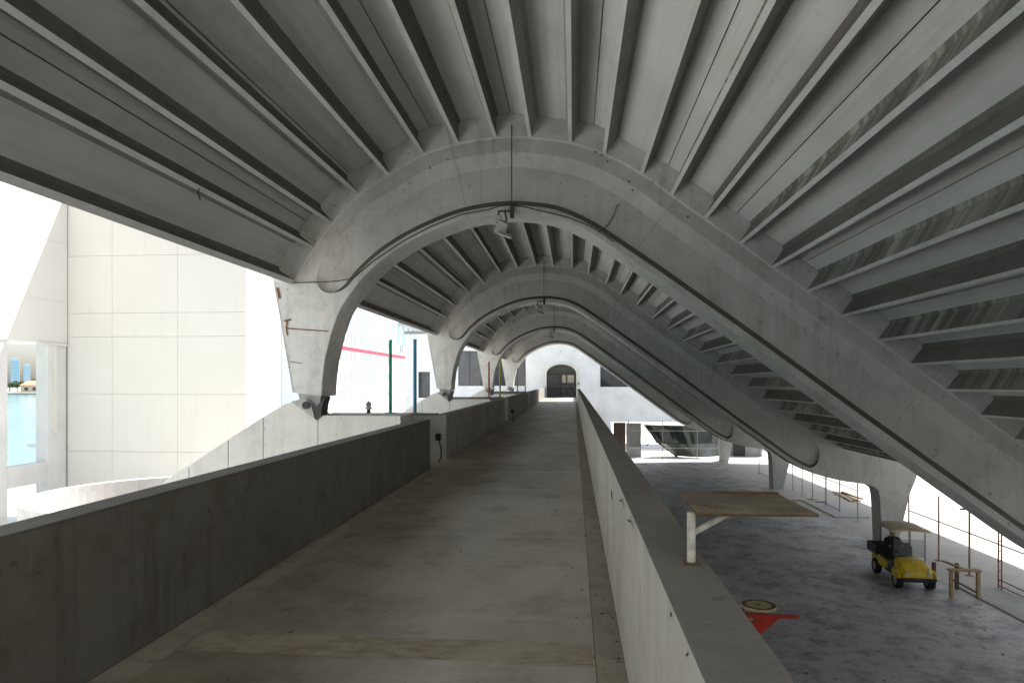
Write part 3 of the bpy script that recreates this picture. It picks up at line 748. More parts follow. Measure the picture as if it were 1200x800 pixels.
# ------------------------------------------------------------------ building ahead
t = thing('terminal_building', (0, 71, 0), 'white building at the end of the walkway with an arched door', 'building')
YB = 71.0
def cells(m, x0, x1, z0, z1, holes, y0, y1):
    X = sorted({x0, x1}|{h[k] for h in holes for k in (0,1)}); Z = sorted({z0, z1}|{h[k] for h in holes for k in (2,3)})
    for a, b in zip(X, X[1:]):
        for c, d in zip(Z, Z[1:]):
            cx, cz = (a+b)/2, (c+d)/2
            if x0 < cx < x1 and z0 < cz < z1 and not any(h[0] < cx < h[1] and h[2] < cz < h[3] for h in holes): m.box(a, b, y0, y1, c, d)
def hole_at(p0, p1, Y):
    x0, z1 = xz(*p0, Y); x1, z0 = xz(*p1, Y); return (x0, x1, z0, z1)
def hole(p0, p1):
    x0, z1 = xz(*p0, YB); x1, z0 = xz(*p1, YB); return (x0, x1, z0, z1)
YV = 69.4
vx0 = xz(616, 450, YV)[0]; vx1 = xz(702.5, 450, YV)[0]
dx0, dzb = xz(640.5, 465.2, YV); dx1, dzt = xz(675.2, 426.8, YV)
rx = (dx1-dx0)/2; dcx = (dx0+dx1)/2; rz = .95; dsp = dzt-rz
ZT = 11.6
wins = [hole((490.3,435.5),(503.8,466)), hole((537,411),(617,452)), hole((703.5,429),(770,453.2))]
xl = xz(475, 450, YB)[0]; zo = xz(735, 494, YB)[1]
xm = xz(716, 450, YB)[0]
m = MB(); cells(m, xl, 22, zo, ZT, wins+[(dx0-.2, dx1+.2, dzb-.1, dzt+.1)], YB, YB+.35); m.box(xl, xm-.004, YB+.001, YB+.35, 0, zo-.001)
m.box(xl, xl+.35, YB+.352, YB+3, 0, ZT-.01); m.box(21.6, 22, YB+.352, YB+3, zo, ZT-.01); cells(m, xl+.36, 21.6, zo+.01, ZT-.01, [(dx0-.6, dx1+1.4, dzb+.9, dzt+.6)], YB+2.7, YB+3); m.box(xl+.36, xm, YB+2.7, YB+3, 0, zo)
m.build('wall', 'facade_white', t)
m = MB(); m.box(xl+.36, 21.59, YB+.352, YB+2.69, zo+.002, zo+.3); m.build('soffit', 'grey_wall', t)
m = MB(); m.box(xl-.1, 22.1, YB-.1, YB+3.1, ZT, ZT+.3); m.build('roof', 'topping', t)
lw = [hole_at((658.6,437.5),(663.2,456), YB+1.6), hole_at((664.8,439),(672.5,455), YB+1.6)]
m = MB(); cells(m, xl+.4, 21.5, zo+.31, ZT-.1, lw, YB+1.6, YB+1.7); m.build('inner_wall', 'lobby_brown', t)
m = MB(); m.box(dx0-2, dx1+2, YB+.36, YB+1.59, dzb-.2, dzb-.01); m.build('lobby_floor', 'grey_wall', t)
for k_, h_ in enumerate(lw):
    m = MB(); m.box(h_[0]+.01, h_[1]-.01, YB+1.63, YB+1.66, h_[2]+.01, h_[2]+(h_[3]-h_[2])*.42); m.build('lobby_counter', 'timber_pale', t)
for k, (x0, x1, z0, z1) in enumerate(wins):
    wf = MB(); f = .07
    wf.box(x0, x1, YB+.1, YB+.2, z0, z0+f); wf.box(x0, x1, YB+.1, YB+.2, z1-f, z1); wf.box(x0, x0+f, YB+.1, YB+.2, z0+f, z1-f); wf.box(x1-f, x1, YB+.1, YB+.2, z0+f, z1-f)
    nm = max(0, int((x1-x0)/1.15)-1)
    for j in range(nm):
        xx = x0+(x1-x0)*(j+1)/(nm+1); wf.box(xx-.035, xx+.035, YB+.105, YB+.195, z0+f, z1-f)
    w = wf.build('window', 'dark_metal', t)
    p = MB(); p.box(x0+f, x1-f, YB+.14, YB+.16, z0+f, z1-f); p.build('pane', ['glass_dark','glass_grey','glass_dark'][k], w)
# projecting porch with arched opening
YV = 69.4
arc = [(dcx-rx*math.cos(math.pi*k/24), dsp+rz*math.sin(math.pi*k/24)) for k in range(25)]
zbot = 3.9
m = MB()
m.box(vx0, dx0, YV, YV+.3, zbot, dsp); m.box(dx1, vx1, YV, YV+.3, zbot, dsp); m.box(dx0, dx1, YV, YV+.3, zbot, dzb-.001)
m.prism([(vx0, dsp), (dx0, dsp)]+[], 'y', YV, YV+.3) if False else None
topz = ZT-.7
def outer(k):
    a = math.pi*k/24; c, s_ = -math.cos(a), math.sin(a)
    x = dcx+c*20; tz = topz
    # project to rectangle
    return None
prev = None
pts_top = [vx0+(vx1-vx0)*k/24 for k in range(25)]
for k in range(24):
    (xa, za), (xb, zb) = arc[k], arc[k+1]
    ta, tb = pts_top[k], pts_top[k+1]
    m.prism([(xa, za), (xb, zb), (tb, topz), (ta, topz)], 'y', YV, YV+.3)
m.prism([(vx0, dsp), (dx0, dsp), (vx0, topz)], 'y', YV, YV+.3); m.prism([(dx1, dsp), (vx1, dsp), (vx1, topz)], 'y', YV, YV+.3)
m.box(vx0, vx0+.3, YV+.301, YB-.002, zbot, topz); m.box(vx1-.3, vx1, YV+.301, YB-.002, zbot, topz); m.box(vx0, vx1, YV, YB-.002, topz+.001, topz+.2); m.box(vx0+.3, vx1-.3, YV+.01, YB-.002, zbot-.3, zbot)
m.build('porch', 'facade_white', t)
m = MB()
for k in range(24):
    (xa, za), (xb, zb) = arc[k], arc[k+1]
    f = lambda x, z: (dcx+(x-dcx)*1.27, dsp+(z-dsp)*1.3)
    m.prism([(xa, za), (xb, zb), f(xb, zb), f(xa, za)], 'y', YV-.06, YV-.003)
m.box(dcx-rx*1.27, dx0, YV-.06, YV-.003, dzb, dsp); m.box(dx1, dcx+rx*1.27, YV-.06, YV-.003, dzb, dsp)
m.build('door_surround', 'wall_cream', t)
for px, py in ((657,411.5),(673.5,411)):
    X, Z = xz(px, py, YV); m = MB(); m.tube([(X, YV-.12, Z), (X, YV-.002, Z)], .06, 10); m.build('light_fitting', 'galvanised', t)
X, Z = xz(677.5, 449, YV); m = MB(); m.box(X-.02, X+.12, YV-.14, YV-.062, Z-.1, Z+.06); m.build('entry_keypad', 'dark_metal', t)
X0, Z0 = xz(637, 465.4, YV); X1, _ = xz(676, 465.4, YV)
m = MB(); m.box(X0, X1, YV-.25, YV+.3, dzb-.12, dzb-.004); m.build('threshold', 'wall_white', t)
dm = MB(); yd = YV+.2
for k in range(24):
    (xa, za), (xb, zb) = arc[k], arc[k+1]; f = lambda x, z: (dcx+(x-dcx)*.93, dsp+(z-dsp)*.92)
    dm.prism([(xa, za), (xb, zb), f(xb, zb), f(xa, za)], 'y', yd-.05, yd+.05)
dm.box(dx0, dx0+.08, yd-.05, yd+.05, dzb, dsp); dm.box(dx1-.08, dx1, yd-.05, yd+.05, dzb, dsp)
dm.box(dx0+.081, dx1-.081, yd-.055, yd+.055, dsp-.12, dsp+.02)
for px in (658, 664): X, _ = xz(px, 450, YV); dm.box(X-.04, X+.04, yd-.045, yd+.045, dzb, dsp-.121)
dm.box(dx0+.081, dx1-.081, yd-.044, yd+.044, dzb, dzb+.1); dm.box(dx0+.081, dx1-.081, yd-.043, yd+.043, dzb+.85, dzb+.93)
door = dm.build('door', 'black_plastic', t)
m = MB(); m.prism([(dx0+.05, dzb+.02)]+[(dx1-.05, dzb+.02)]+[(dcx+(x-dcx)*.96, dsp+(z-dsp)*.95) for x, z in arc[::-1]], 'y', yd-.01, yd+.01); m.build('pane', 'glass_door', door)
# columns and door below the overhang
x0, _ = xz(734.5, 500, 60); x1, zt_ = xz(751, 495.5, 60)
pt_ = thing('pier', ((x0+x1)/2, 60.3, 0), 'grey concrete pier standing before the far building, right of the walkway', 'pier')
m = MB(); m.box(x0, x1, 59.8, 60.8, .9, zt_); m.build('shaft', 'grey_wall', pt_, bevel=.03)
m = MB(); m.box(x0-.01, x1+.01, 59.79, 60.81, 0, .9); m.build('base', 'pavement_pale', pt_, bevel=.02)
x0, _ = xz(719, 500, 61.5); x1, zt_ = xz(733, 495, 61.5)
m = MB(); m.box(x0, x1, 61.4, 61.6, 0, zt_)
tag(m.build('hoarding', 'board_brown'), 'dark brown upright board between the walkway and the grey pier', 'board')
x0, _ = xz(860, 500, 61); x1, _ = xz(873, 500, 61); x2, _ = xz(893, 500, 61)
sh_ = thing('service_shed', ((x0+x2)/2, 61, 0), 'low grey shed with a black door behind the farthest right column', 'shed')
m = MB(); m.box(x1+.02, x2, 61, 63, 0, 2.3); m.box(x0-.2, x1+.019, 61.2, 63, 0, 2.3); m.build('wall', 'grey_wall', sh_)
m = MB(); m.box(x0-.25, x2+.1, 60.9, 63.1, 2.301, 2.42); m.build('roof', 'topping', sh_)
m = MB(); m.box(x0, x1, 61.05, 61.19, 0, 2.2); m.build('door', 'black_plastic', sh_)
# bowed dark glass windbreak under the overhang
xa, _ = xz(757, 515, 60.2); xb, _ = xz(850, 515, 60.2)
gt = thing('glass_windbreak', ((xa+xb)/2, 60.2, 0), 'bowed dark glass windbreak with a slanted strut under the far building', 'windbreak')
def bow(m, z0, z1, lean0, lean1, n=16, th=.05):
    for k in range(n):
        pts = []
        for kk in (k, k+1):
            f = kk/n; x = xa+(xb-xa)*f; yb = 61.4-1.7*math.sin(math.pi*min(1, .12+f*.88))
            pts.append((x, yb))
        (xA, yA), (xB, yB) = pts
        sh0, sh1 = lean0, lean1
        zA0 = z0; zA1 = z1
        m.add([(xA+sh0*(1-k/n), yA, zA0), (xB+sh0*(1-(k+1)/n), yB, zA0), (xB+sh1*(1-(k+1)/n), yB, zA1), (xA+sh1*(1-k/n), yA, zA1),
               (xA+sh0*(1-k/n), yA+th, zA0), (xB+sh0*(1-(k+1)/n), yB+th, zA0), (xB+sh1*(1-(k+1)/n), yB+th, zA1), (xA+sh1*(1-k/n), yA+th, zA1)],
              [(0,1,2,3),(7,6,5,4),(0,4,5,1),(3,2,6,7),(0,3,7,4),(1,5,6,2)])
m = MB(); bow(m, 1.22, 2.75, .9, 0); m.build('upper_glass', 'glass_green', gt, smooth=False)
m = MB(); bow(m, .05, 1.18, 2.6, .95); m.build('lower_glass', 'glass_low', gt)
m = MB(); bow(m, 1.16, 1.24, .93, .9, th=.09); m.build('rail', 'black_plastic', gt)
m = MB(); m.tube([(xa-.1, 60.7, 2.75), (xa+1.1, 60.2, 1.2), (xa+2.6, 59.7, .05)], .07, 8); m.tube([(xa-.1, 60.7, 2.75), (xa+.9, 60.6, 1.9), (xa+.1, 60.7, .9)], .06, 8); m.build('strut', 'black_plastic', gt)
m = MB(); m.tube([(xb, 61.4, 0), (xb, 61.4, 2.9)], .07, 8); m.build('post', 'black_plastic', gt)

# ------------------------------------------------------------------ unseen building behind the viewer (other end of the walkway), stops light from behind
m = MB(); cells(m, -14, 20, 0, 15, [(-3.0,.6,4.5,7.4)], -3.0, -2.3)
tag(m.build('terminal_building', 'wall_white'), 'unseen white building wall at the near end of the walkway, behind the viewer', 'building')  # added unseen wall that stops light from behind

# ------------------------------------------------------------------ cruise ship
XS = -36.5
t = thing('cruise_ship', (XS-14, 170, -1.7), 'white cruise ship with a red stripe moored beyond the left columns', 'ship')
m = MB()
m.prism([(XS-28, 96),(XS-24, 92),(XS-4, 92),(XS, 96),(XS, 250),(XS-14, 285),(XS-28, 250)], 'z', -4, 22.5); m.build('hull', 'ship_white', t)
m = MB(); m.prism([(XS-25, 104),(XS-3, 104),(XS-3, 240),(XS-25, 240)], 'z', 22.5, 28.5); m.build('superstructure', 'ship_white', t)
def zline(py, px, Xs=XS):
    u = (px-600)/800; k = (-SY+u*CY)/(CY+u*SY); Y = Xs/k; s_ = Y/(CY+u*SY); return EYE+(450-py)/800*s_
zst = zline(413, 436)
m = MB(); m.box(XS-.1, XS+.06, 97, 248, zst-.32, zst+.32); m.build('stripe', 'ship_red', t)
rows = [zline(y, 420) for y in (398.5, 418.5, 440, 461)]
for z in rows:
    k = 0; y = 99
    while y < 235 and k < 24:
        m = MB(); m.box(XS-.05, XS+.05, y, y+.9, z-.75, z+.75); m.box(XS-.05, XS+.05, y+1.5, y+2.4, z-.75, z+.75); m.build('window', 'ship_window', t); y += 5.3; k += 1
z = zline(378, 420)
y = 99; k = 0
while k < 22:
    m = MB(); m.box(XS-.05, XS+.05, y, y+2.6, z-2.2, z+2.2); m.build('balcony_glass', 'ship_window_aqua', t); y += 4.4; k += 1
Yw = 118; zz_ = zline(371, 455)
m = MB(); m.prism([(XS-2, 140),(XS+2.2, 141),(XS+2.2, 158),(XS-2, 160)], 'z', zline(372, 455)-.8, zline(372, 455)+1.2); m.build('bridge_wing', 'ship_grey', t)

# ------------------------------------------------------------------ people
def person_mesh(name, joints, edges, radii, parent, loc, mats_fn, mats, root=0, sub=1):
    me = bpy.data.meshes.new(name); me.from_pydata(joints, edges, [])
    o = bpy.data.objects.new(name, me); COL.objects.link(o)
    sk = o.modifiers.new('skin', 'SKIN'); sk.use_smooth_shade = True
    for v, r in zip(me.skin_vertices[0].data, radii): v.radius = (r, r)
    me.skin_vertices[0].data[root].use_root = True
    ss = o.modifiers.new('sub', 'SUBSURF'); ss.levels = sub; ss.render_levels = sub
    dg = bpy.context.evaluated_depsgraph_get(); dg.update()
    nm = bpy.data.meshes.new_from_object(o.evaluated_get(dg))
    o.modifiers.clear(); o.data = nm
    for mt in mats: nm.materials.append(M[mt])
    for p in nm.polygons: p.material_index = mats_fn(p.center); p.use_smooth = True
    if parent is not None: o.parent = parent
    o.location = loc
    return o
# seated driver, local frame: +y forward
dj = [(0,0,.0),(0,-.04,.25),(0,-.03,.45),(0,-.01,.56),(0,.02,.66),(0,.03,.78),   # pelvis..head
      (.19,-.02,.44),(.24,.10,.24),(.16,.34,.30),(-.19,-.02,.44),(-.24,.10,.24),(-.16,.34,.30),
      (.10,.05,-.02),(.12,.42,.0),(.12,.50,-.38),(.12,.62,-.40),(-.10,.05,-.02),(-.12,.42,.0),(-.12,.50,-.38),(-.12,.62,-.40)]
de = [(0,1),(1,2),(2,3),(3,4),(4,5),(2,6),(6,7),(7,8),(2,9),(9,10),(10,11),(0,12),(12,13),(13,14),(14,15),(0,16),(16,17),(17,18),(18,19)]
dr = [.15,.15,.15,.06,.095,.10,.075,.05,.04,.075,.05,.04,.095,.075,.05,.045,.095,.075,.05,.045]

# ------------------------------------------------------------------ utility cart (local: +y forward, x to the driver's right)
CX, CYY = 10.5, 22.95
ct = thing('utility_cart', (CX, CYY, .004), 'yellow utility cart with tan canopy and dark cargo bed on the concourse', 'cart', rz=math.pi-.06)
def L(m, name, mat, parent=ct, bevel=.0, smooth=False): return m.build(name, mat, parent, local=True, bevel=bevel, smooth=smooth)
for sx in (-1, 1):
    for yy_ in (.85, -.85):
        w = bpy.data.objects.new('wheel', None); COL.objects.link(w); w.parent = ct; w.location = (sx*.45, yy_, .25)
        m = MB(); n = 20
        prof = [(-.085,.15),(-.095,.20),(-.085,.24),(-.05,.25),(.05,.25),(.085,.24),(.095,.20),(.085,.15)]
        vs = [(p[0], p[1]*math.cos(2*math.pi*k/n), p[1]*math.sin(2*math.pi*k/n)) for p in prof for k in range(n)]
        m.add(vs, [(j*n+k, j*n+(k+1)%n, (j+1)*n+(k+1)%n, (j+1)*n+k) for j in range(len(prof)-1) for k in range(n)])
        m.build('tyre', 'tyre', w, local=True, smooth=True)
        m = MB(); m.tube([(-.08,0,0),(.08,0,0)], .15, 16); m.build('rim', 'rim_grey', w, local=True)
m = MB(); m.box(-.36, .36, -1.25, 1.15, .26, .36); m.box(-.5,.5,-.05,.6,.34,.38); L(m, 'chassis', 'black_plastic', bevel=.01)
m = MB()
sec = [(.46,.42,.88),(.60,.44,.86),(.85,.46,.80),(1.05,.46,.72),(1.20,.42,.60),(1.24,.38,.44)]
vs = []; 
for y, w, zt_ in sec:
    for x, z in ((-w,.36),(-w,zt_-.12),(-w*.8,zt_-.02),(0,zt_),(w*.8,zt_-.02),(w,zt_-.12),(w,.36)): vs.append((x, y, max(z, .36)))
fs = [(i*7+k, i*7+k+1, (i+1)*7+k+1, (i+1)*7+k) for i in range(5) for k in range(6)]+[list(range(7))[::-1], [35+k for k in range(7)]]
m.add(vs, fs); L(m, 'hood', 'cart_yellow', bevel=.02, smooth=False)
for sx in (-1, 1):
    m = MB(); m.prism([(.62,.36),(1.14,.36),(1.16,.52),(1.02,.60),(.72,.60),(.58,.5)], 'x', sx*.46, sx*.55); L(m, 'fender', 'cart_yellow', bevel=.02)
    m = MB(); m.tube([(sx*.30, 1.17, .55), (sx*.30, 1.25, .55)], .055, 12); L(m, 'headlight', 'lens')
    m = MB(); m.prism([(-.55,.36),(-.08,.36),(-.10,.62),(-.35,.66),(-.58,.62)], 'x', sx*.40, sx*.49); m.prism([(-1.2,.38),(-.551,.38),(-.581,.62),(-1.2,.62)], 'x', sx*.42, sx*.48); L(m, 'side_panel', 'cart_yellow', bevel=.015)
    for yy_ in (.55, -.50):
        m = MB(); m.tube([(sx*.46, yy_, .6), (sx*.45, yy_+(.03 if yy_ > 0 else -.03), 1.74)], .016, 8); L(m, 'post', 'black_plastic')
m = MB(); m.box(-.5,.5,1.22,1.30,.34,.42); L(m, 'bumper', 'black_plastic', bevel=.02)
m = MB(); m.box(-.45,.45,-.48,-.02,.62,.74); m.rbox((0,-.5,.92), (.88,.09,.38), (.15,0,0)); L(m, 'seat', 'seat_black', bevel=.03)
m = MB(); m.box(-.56,.56,-1.45,-.62,.66,.70); m.box(-.56,-.53,-1.45,-.62,.70,.96); m.box(.53,.56,-1.45,-.62,.70,.96); m.box(-.53,.53,-1.45,-1.42,.70,.96); m.box(-.53,.53,-.65,-.62,.70,.96); L(m, 'cargo_bed', 'black_plastic', bevel=.006)
m = MB()
vs = []; 
for j in range(7):
    x = -.56+1.12*j/6; zc = 1.80-.05*(2*j/6-1)**2
    for y, dz in ((-.62,-.02),(-.6,0),(.64,0),(.68,-.03)): vs.append((x, y, zc+dz))
    
fs = [(j*4+k, j*4+k+1, (j+1)*4+k+1, (j+1)*4+k) for j in range(6) for k in range(3)]
nv = len(vs); vs += [(x, y, z-.045) for x, y, z in vs]
fs += [tuple(nv+i for i in f[::-1]) for f in fs]
rim = [j*4 for j in range(7)]+[25,26,27]+[j*4+3 for j in range(5,-1,-1)]+[2,1]
fs += [(rim[i], rim[(i+1)%len(rim)], nv+rim[(i+1)%len(rim)], nv+rim[i]) for i in range(len(rim))]
m.add(vs, fs); L(m, 'canopy', 'canopy_tan', smooth=False)
m = MB(); m.rbox((0,.555,1.16), (.86,.012,.56), (.0,0,0)); L(m, 'windshield', 'windshield_clear')
m = MB(); m.tube([(.2,.48,.8),(.2,.34,1.0)], .02, 8)
R_ = Matrix.Rotation(-.6, 3, 'X')
m.tube([Vector((.2,.34,1.0))+R_@Vector((.16*math.cos(a*math.pi/8), .16*math.sin(a*math.pi/8), 0)) for a in range(17)], .014, 6); L(m, 'steering_wheel', 'black_plastic')
drv = bpy.data.objects.new('person', None); COL.objects.link(drv)
Rz = Matrix.Rotation(math.pi-.06, 3, 'Z')
dp = Vector((CX, CYY, .004))+Rz@Vector((.2,-.22,.83))
drv.location = dp; drv.rotation_euler = (0,0,math.pi-.06)
tag(drv, 'driver in dark clothing sitting at the wheel of the yellow cart', 'person')
person_mesh('body', dj, de, dr, drv, (0,0,0), lambda c: 1 if (c.z > .55 or (c.y > .28 and c.z > .2)) else 0, ['navy_cloth','skin'], sub=2)
m = MB(); 
for k in range(3): pass
n = 14
vs = []; hc = Vector((0,.015,.775))
for j in range(5):
    ph = math.pi/2*j/4
    for k in range(n):
        a = 2*math.pi*k/n; front = max(0, math.sin(a))
        vs.append(hc+Vector((.108*math.cos(a)*math.cos(ph), .118*math.sin(a)*math.cos(ph)-.01, .125*math.sin(ph)+.03+(.03*front if j == 0 else 0)-(.06*max(0,-math.sin(a)) if j == 0 else 0))))
m.add(vs, [(j*n+k, j*n+(k+1)%n, (j+1)*n+(k+1)%n, (j+1)*n+k) for j in range(4) for k in range(n)]); m.build('hair', 'hair_dark', drv, local=True, smooth=True)
m = MB()
for sx in (-1, 1): m.rbox((sx*.035,.128,.78), (.022,.012,.012))
m.build('eye', 'hair_dark', drv, local=True)
m = MB(); m.rbox((0,.142,.755), (.026,.04,.04), (.5,0,0), .5); m.build('nose', 'skin', drv, local=True)

# small fixture standing on the first cross wall
fyq = YF[0]+1.82; fxq, _ = xz(432, 480, fyq); fzq = fz(YF[0]+1.72)+HL+.03
pt = thing('wall_lamp', (fxq, fyq, fzq), 'tiny dark and white lamp fixture standing on the nearest cross wall', 'lamp')
m = MB(); m.tube([(fxq, fyq, fzq), (fxq, fyq, fzq+.085)], [.05,.038], 12); m.build('base', 'dark_metal', pt)
m = MB(); m.tube([(fxq, fyq, fzq+.085), (fxq, fyq, fzq+.11), (fxq, fyq, fzq+.15)], [.07,.085,.05], 14); m.build('body', 'white_cloth', pt)
m = MB(); m.tube([(fxq, fyq-.05, fzq+.195), (fxq, fyq+.05, fzq+.195)], .052, 16); m.tube([(fxq, fyq, fzq+.24), (fxq, fyq, fzq+.28)], [.03,.012], 10); hd = m.build('head', 'galvanised', pt)
m = MB(); m.tube([(fxq, fyq-.056, fzq+.195), (fxq, fyq-.0505, fzq+.195)], .028, 14); m.build('lens', 'lens', hd)

# ------------------------------------------------------------------ fence along the right edge
FX = 13.0
ft = thing('fence', (FX, 28, 0), 'open tube fence with tall rusty posts along the right columns', 'fence')
posts = [(1170,2.9,.05,'rusty_post'),(1136,2.16,.03,'rusty_post'),(1100,2.3,.028,'rusty_post'),(1065,2.85,.03,'post_grey'),(1029,2.2,.026,'post_grey'),(1005,2.2,.028,'post_grey'),(984,2.2,.03,'post_grey'),(967,2.25,.045,'post_grey'),(952,2.2,.026,'post_grey'),(940,2.2,.026,'post_grey'),(929,2.4,.026,'post_grey'),(905,2.2,.03,'post_grey'),(889.6,2.2,.03,'post_grey')]
ys = []
for px, h, r, mt in posts:
    u = (px-600)/800; k = (-SY+u*CY)/(CY+u*SY); Y = FX/k; ys.append(Y)
    m = MB()
    if r >= .045:
        m.tube([(FX, Y, 0),(FX, Y, h)], .022, 8); m.tube([(FX, Y-.16, 0),(FX, Y-.16, h)], .022, 8)
        z = .25
        while z < h: m.tube([(FX, Y, z),(FX, Y-.16, z+.1)], .012, 5); z += .3
    else: m.tube([(FX, Y, 0),(FX, Y, h)], r, 8)
    m.box(FX-.1, FX+.1, Y-.26 if r >= .045 else Y-.1, Y+.1, .0, .02)
    m.build('post', mt, ft)
    if px == 1136: m = MB(); m.box(FX-.28, FX+.05, Y-.04, Y+.04, h, h+.05); m.build('cap', 'timber_dark', ft)
for ya, yb, z in [(14.0, ys[3], 1.38), (ys[5], ys[8], 1.4), (ys[10], ys[12], 1.35), (14.0, ys[0], .12), (14.0, ys[0], .3), (ys[7], ys[6], .12), (ys[11], ys[12], .1), (14., ys[0]-.1, 2.3)]:
    m = MB(); m.tube([(FX+.03, ya, z), (FX+.03, yb, z)], .02, 7); m.build('rail', 'rusty_post', ft)
m = MB(); m.tube([(FX, 16.2, 0), (FX, 16.2, 2.5)], .03, 8); m.build('post', 'rusty_post', ft)
# far cross fence
ft = thing('fence', (7, 58, 0), 'thin post fence across the far end of the concourse', 'fence')
fy = 58.0; fx = []
for px, ty in ((736.5,492),(776.5,492),(817,500),(846,503)):
    X, Z = xz(px, ty, fy); fx.append(X); m = MB(); m.tube([(X, fy, 0), (X, fy, Z)], .035, 7); m.build('post', 'post_grey', ft)
for z in (.08, .95, 2.4):
    m = MB(); m.tube([(fx[0], fy, z), (fx[-1], fy, z)], .02, 6); m.build('rail', 'post_grey', ft)

# ------------------------------------------------------------------ sawhorse, planks, debris
x0, y0 = gx(1102, 688); x1, y1 = 11.95, 21.25
t = thing('trestle', (11.4, 21.5, .004), 'small timber trestle with a flat top bar beside the yellow cart', 'trestle')
ya = 21.2; xa_, xb_ = 10.98+.12, 11.85
m = MB(); m.box(xa_-.08, xb_+.06, ya-.07, ya+.12, .80, .86); m.build('top_bar', 'timber', t, bevel=.006)
for x, y in ((xa_, ya+.02), (xb_, ya+.02), (xa_, ya+1.0), (xb_-.1, ya+.95)):
    m = MB(); m.box(x-.045, x+.045, y-.045, y+.045, .004, .80); m.build('leg', 'timber_dark' if y > ya+.5 else 'timber', t, bevel=.004)
m = MB(); m.rbox(((xa_+xb_)/2, ya+.5, .83), (.09, 1.15, .05), (0,0,.1)); m.build('rail', 'timber', t)
m = MB(); m.tube([(xa_+.04, ya+.0, .55), (xb_-.04, ya+.0, .18)], .03, 4); m.build('brace', 'timber_dark', t)
px_, py_ = gx(987, 582)
for k in range(4):
    m = MB(); m.rbox((px_+.13*k, py_-.1*k, .05+.0*k+(.1 if k == 3 else 0)), (.14, 3.2-.3*k, .09), (0,0,-.08+.05*k))
    tag(m.build('plank', 'timber' if k % 2 else 'timber_pale', bevel=.004), ['pale plank lying outermost left beyond the fence', 'tan plank lying second in the row beyond the fence', 'pale plank lying at the right of the row beyond the fence', 'tan plank laid on top of the others beyond the fence'][k], 'plank', 'planks lying beyond the fence')
dl = [(952,585,'small wood scrap on the floor left of the planks'), (962,589,'crooked dark board scrap on the floor near the planks'), (933,586,'thin board scrap lying near the third column'), (900,580,'flat pale board lying at the foot of the third column')]
for k, (a, b, l) in enumerate(dl):
    X, Y = gx(a, b); m = MB(); m.rbox((X, Y, .045), (.5+.15*(k % 2), .16, .05), (0, .03, .5*k)); m.rbox((X+.1, Y-.12, .04), (.3,.07,.06), (0,0,1.1*k))
    tag(m.build('board_scrap', 'timber_dark' if k % 2 else 'timber_pale'), l, 'scrap', 'scrap boards on the concourse floor')

# ------------------------------------------------------------------ rusty shelf on the right parapet
sx_, sy_ = .455, 2.70
zb_ = fz(sy_)+HR+.006
t = thing('rusty_shelf', (sx_, sy_, zb_), 'rusty flat metal shelf on a short white post on the right parapet', 'shelf')
zp = zb_+.20
m = MB(); m.tube([(sx_, sy_, zb_+.008), (sx_, sy_, zp)], .0165, 12); m.build('post', 'white_paint', t)
m = MB(); m.tube([(sx_+.005, sy_, zb_+.12), (sx_+.15, sy_+.02, zp-.004)], .012, 8); m.build('brace', 'white_paint', t)
m = MB(); m.box(sx_-.028, sx_+.03, sy_-.028, sy_+.028, zb_, zb_+.01); m.build('base_plate', 'rust_dull', t, bevel=.003)
zc = zp
P4 = [(.470,2.64),(.915,2.66),(.905,3.12),(.475,3.12)]
m = MB(); m.prism([(x, y) for x, y in P4], 'z', zc, zc+.012); m.build('plate', 'rusty_plate', t, bevel=.003)
m = MB(); m.box(.62,.90,3.10,3.125,zc+.012,zc+.02)
for (xa_2, ya_2), (xb_2, yb_2) in zip(P4, P4[1:]+P4[:1]): m.tube([(xa_2, ya_2, zc+.004), (xb_2, yb_2, zc+.004)], .006, 6)
m.build('lip', 'rust_dull', t)

# ------------------------------------------------------------------ red stand with round top on the concourse
tx, ty = gx(889, 708, .86)
t = thing('drum_stand', (tx, ty, .004), 'red steel stand carrying a round yellowed top with a brown ring', 'stand')
m = MB(); m.disc((tx, ty), .42, .80, .86, 40); top = m.build('round_top', 'yellowed_ply', t, bevel=.008)
m = MB(); m.ring((tx, ty), .40, .31, .8595, .866, 40); m.build('ring', 'ring_brown', top)
m = MB(); m.disc((tx, ty), .045, .861, .868, 16); m.build('hub', 'ring_brown', top)
yb = ty-.46
m = MB(); m.box(tx-.42, tx+.80, yb-.06, yb+.06, .70, .78); m.build('top_bar', 'red_paint', t, bevel=.006)
m = MB(); m.rbox((tx, ty-.05, .72), (.12,.8,.1)); m.build('cross_bar', 'red_paint', t)
m = MB(); m.prism([(tx-.14, .70), (tx+.36, .70), (tx-.42, .004), (tx-.95, .004)], 'y', yb-.03, yb+.03); m.build('leg', 'red_paint', t)
for xs_ in (-.3, -.55):
    m = MB(); m.tube([(tx+xs_, ty+.3, .72), (tx+xs_*1.3, ty+.45, .0)], .04, 4); m.build('leg', 'red_paint', t)

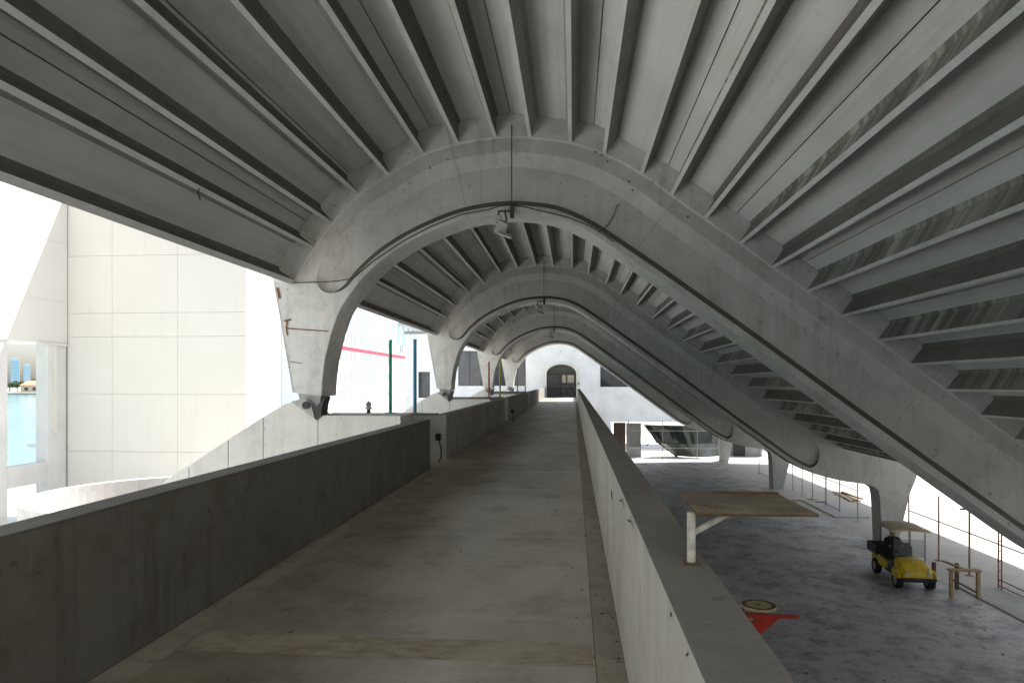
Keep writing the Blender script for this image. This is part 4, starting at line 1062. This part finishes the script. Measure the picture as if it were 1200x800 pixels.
# grit and leaf scraps lying on the floors
def litter(name, n, area, zf, size, seed):
    r = random.Random(seed); m = MB()
    for _ in range(n):
        x, y = area(r); z = zf(y); a = r.uniform(0, 6.28); l = size*r.uniform(.5, 1.8); w_ = l*r.uniform(.25, .7); h = .004+.25*w_*r.random()
        c, d = math.cos(a), math.sin(a)
        P = [(x+c*u*l-d*v*w_, y+d*u*l+c*v*w_) for u, v in ((-1,-.4),(-.2,-1),(.9,-.3),(.6,.8),(-.5,.9))]
        b = len(m.v); m.add([(px, py, z+.001) for px, py in P]+[(x, y, z+.001+h)], [(0,1,5),(1,2,5),(2,3,5),(3,4,5),(4,0,5)])
    o = m.build(name, 'litter_brown'); o['kind'] = 'stuff'
plain('litter_brown', (.10,.082,.058), .9, 0, .5, 3)
litter('walkway_grit', 260, lambda r: ((.30-abs(r.gauss(0,.14)) if r.random() < .6 else r.uniform(-2.75,.3)), r.uniform(2.6, 28)), fz, .012, 3)
litter('concourse_grit', 420, lambda r: (r.uniform(.8, 11.7), r.uniform(9, 45)), lambda y: .004, .045, 5)

# ------------------------------------------------------------------ light, sky, camera
EL = math.radians(60); AZ = Vector((.57, .82)).normalized()
sun = bpy.data.lights.new('sun', 'SUN'); sun.energy = 5; sun.angle = math.radians(.53); sun.color = (1, .965, .90)
so = bpy.data.objects.new('sun', sun); COL.objects.link(so)
dirv = Vector((AZ.x*math.cos(EL), AZ.y*math.cos(EL), math.sin(EL)))
so.rotation_euler = dirv.to_track_quat('Z', 'Y').to_euler(); so.location = (20, 30, 60)
w = bpy.data.worlds.new('World'); S.world = w; w.use_nodes = True
nt = w.node_tree; bg = nt.nodes['Background']
sk = nt.nodes.new('ShaderNodeTexSky'); sk.sky_type = 'NISHITA'; sk.sun_disc = False
sk.sun_elevation = EL; sk.sun_rotation = math.atan2(AZ.x, AZ.y); sk.air_density = 1.0; sk.dust_density = 2.5
hs_ = nt.nodes.new('ShaderNodeHueSaturation'); hs_.inputs['Saturation'].default_value = .62
nt.links.new(sk.outputs[0], hs_.inputs['Color']); nt.links.new(hs_.outputs[0], bg.inputs['Color']); bg.inputs['Strength'].default_value = .13
cam = bpy.data.cameras.new('camera'); co = bpy.data.objects.new('camera', cam); COL.objects.link(co)
cam.lens = 24; cam.sensor_width = 36; cam.shift_y = 50/1200; cam.clip_start = .05; cam.clip_end = 12000
co.location = (0, 0, EYE); co.rotation_euler = (math.radians(90), 0, YAW)
S.camera = co
S.view_settings.view_transform = 'Standard'; S.view_settings.look = 'None'; S.view_settings.gamma = 1; S.view_settings.exposure = 1.15
S.render.engine = 'CYCLES'
cy = S.cycles
cy.use_denoising = True
try: cy.denoiser = 'OPENIMAGEDENOISE'
except Exception: pass
cy.max_bounces = 12; cy.diffuse_bounces = 8; cy.glossy_bounces = 3; cy.transmission_bounces = 4
cy.caustics_reflective = False; cy.caustics_refractive = False; cy.sample_clamp_indirect = 8
cy.use_adaptive_sampling = True; cy.adaptive_threshold = .02
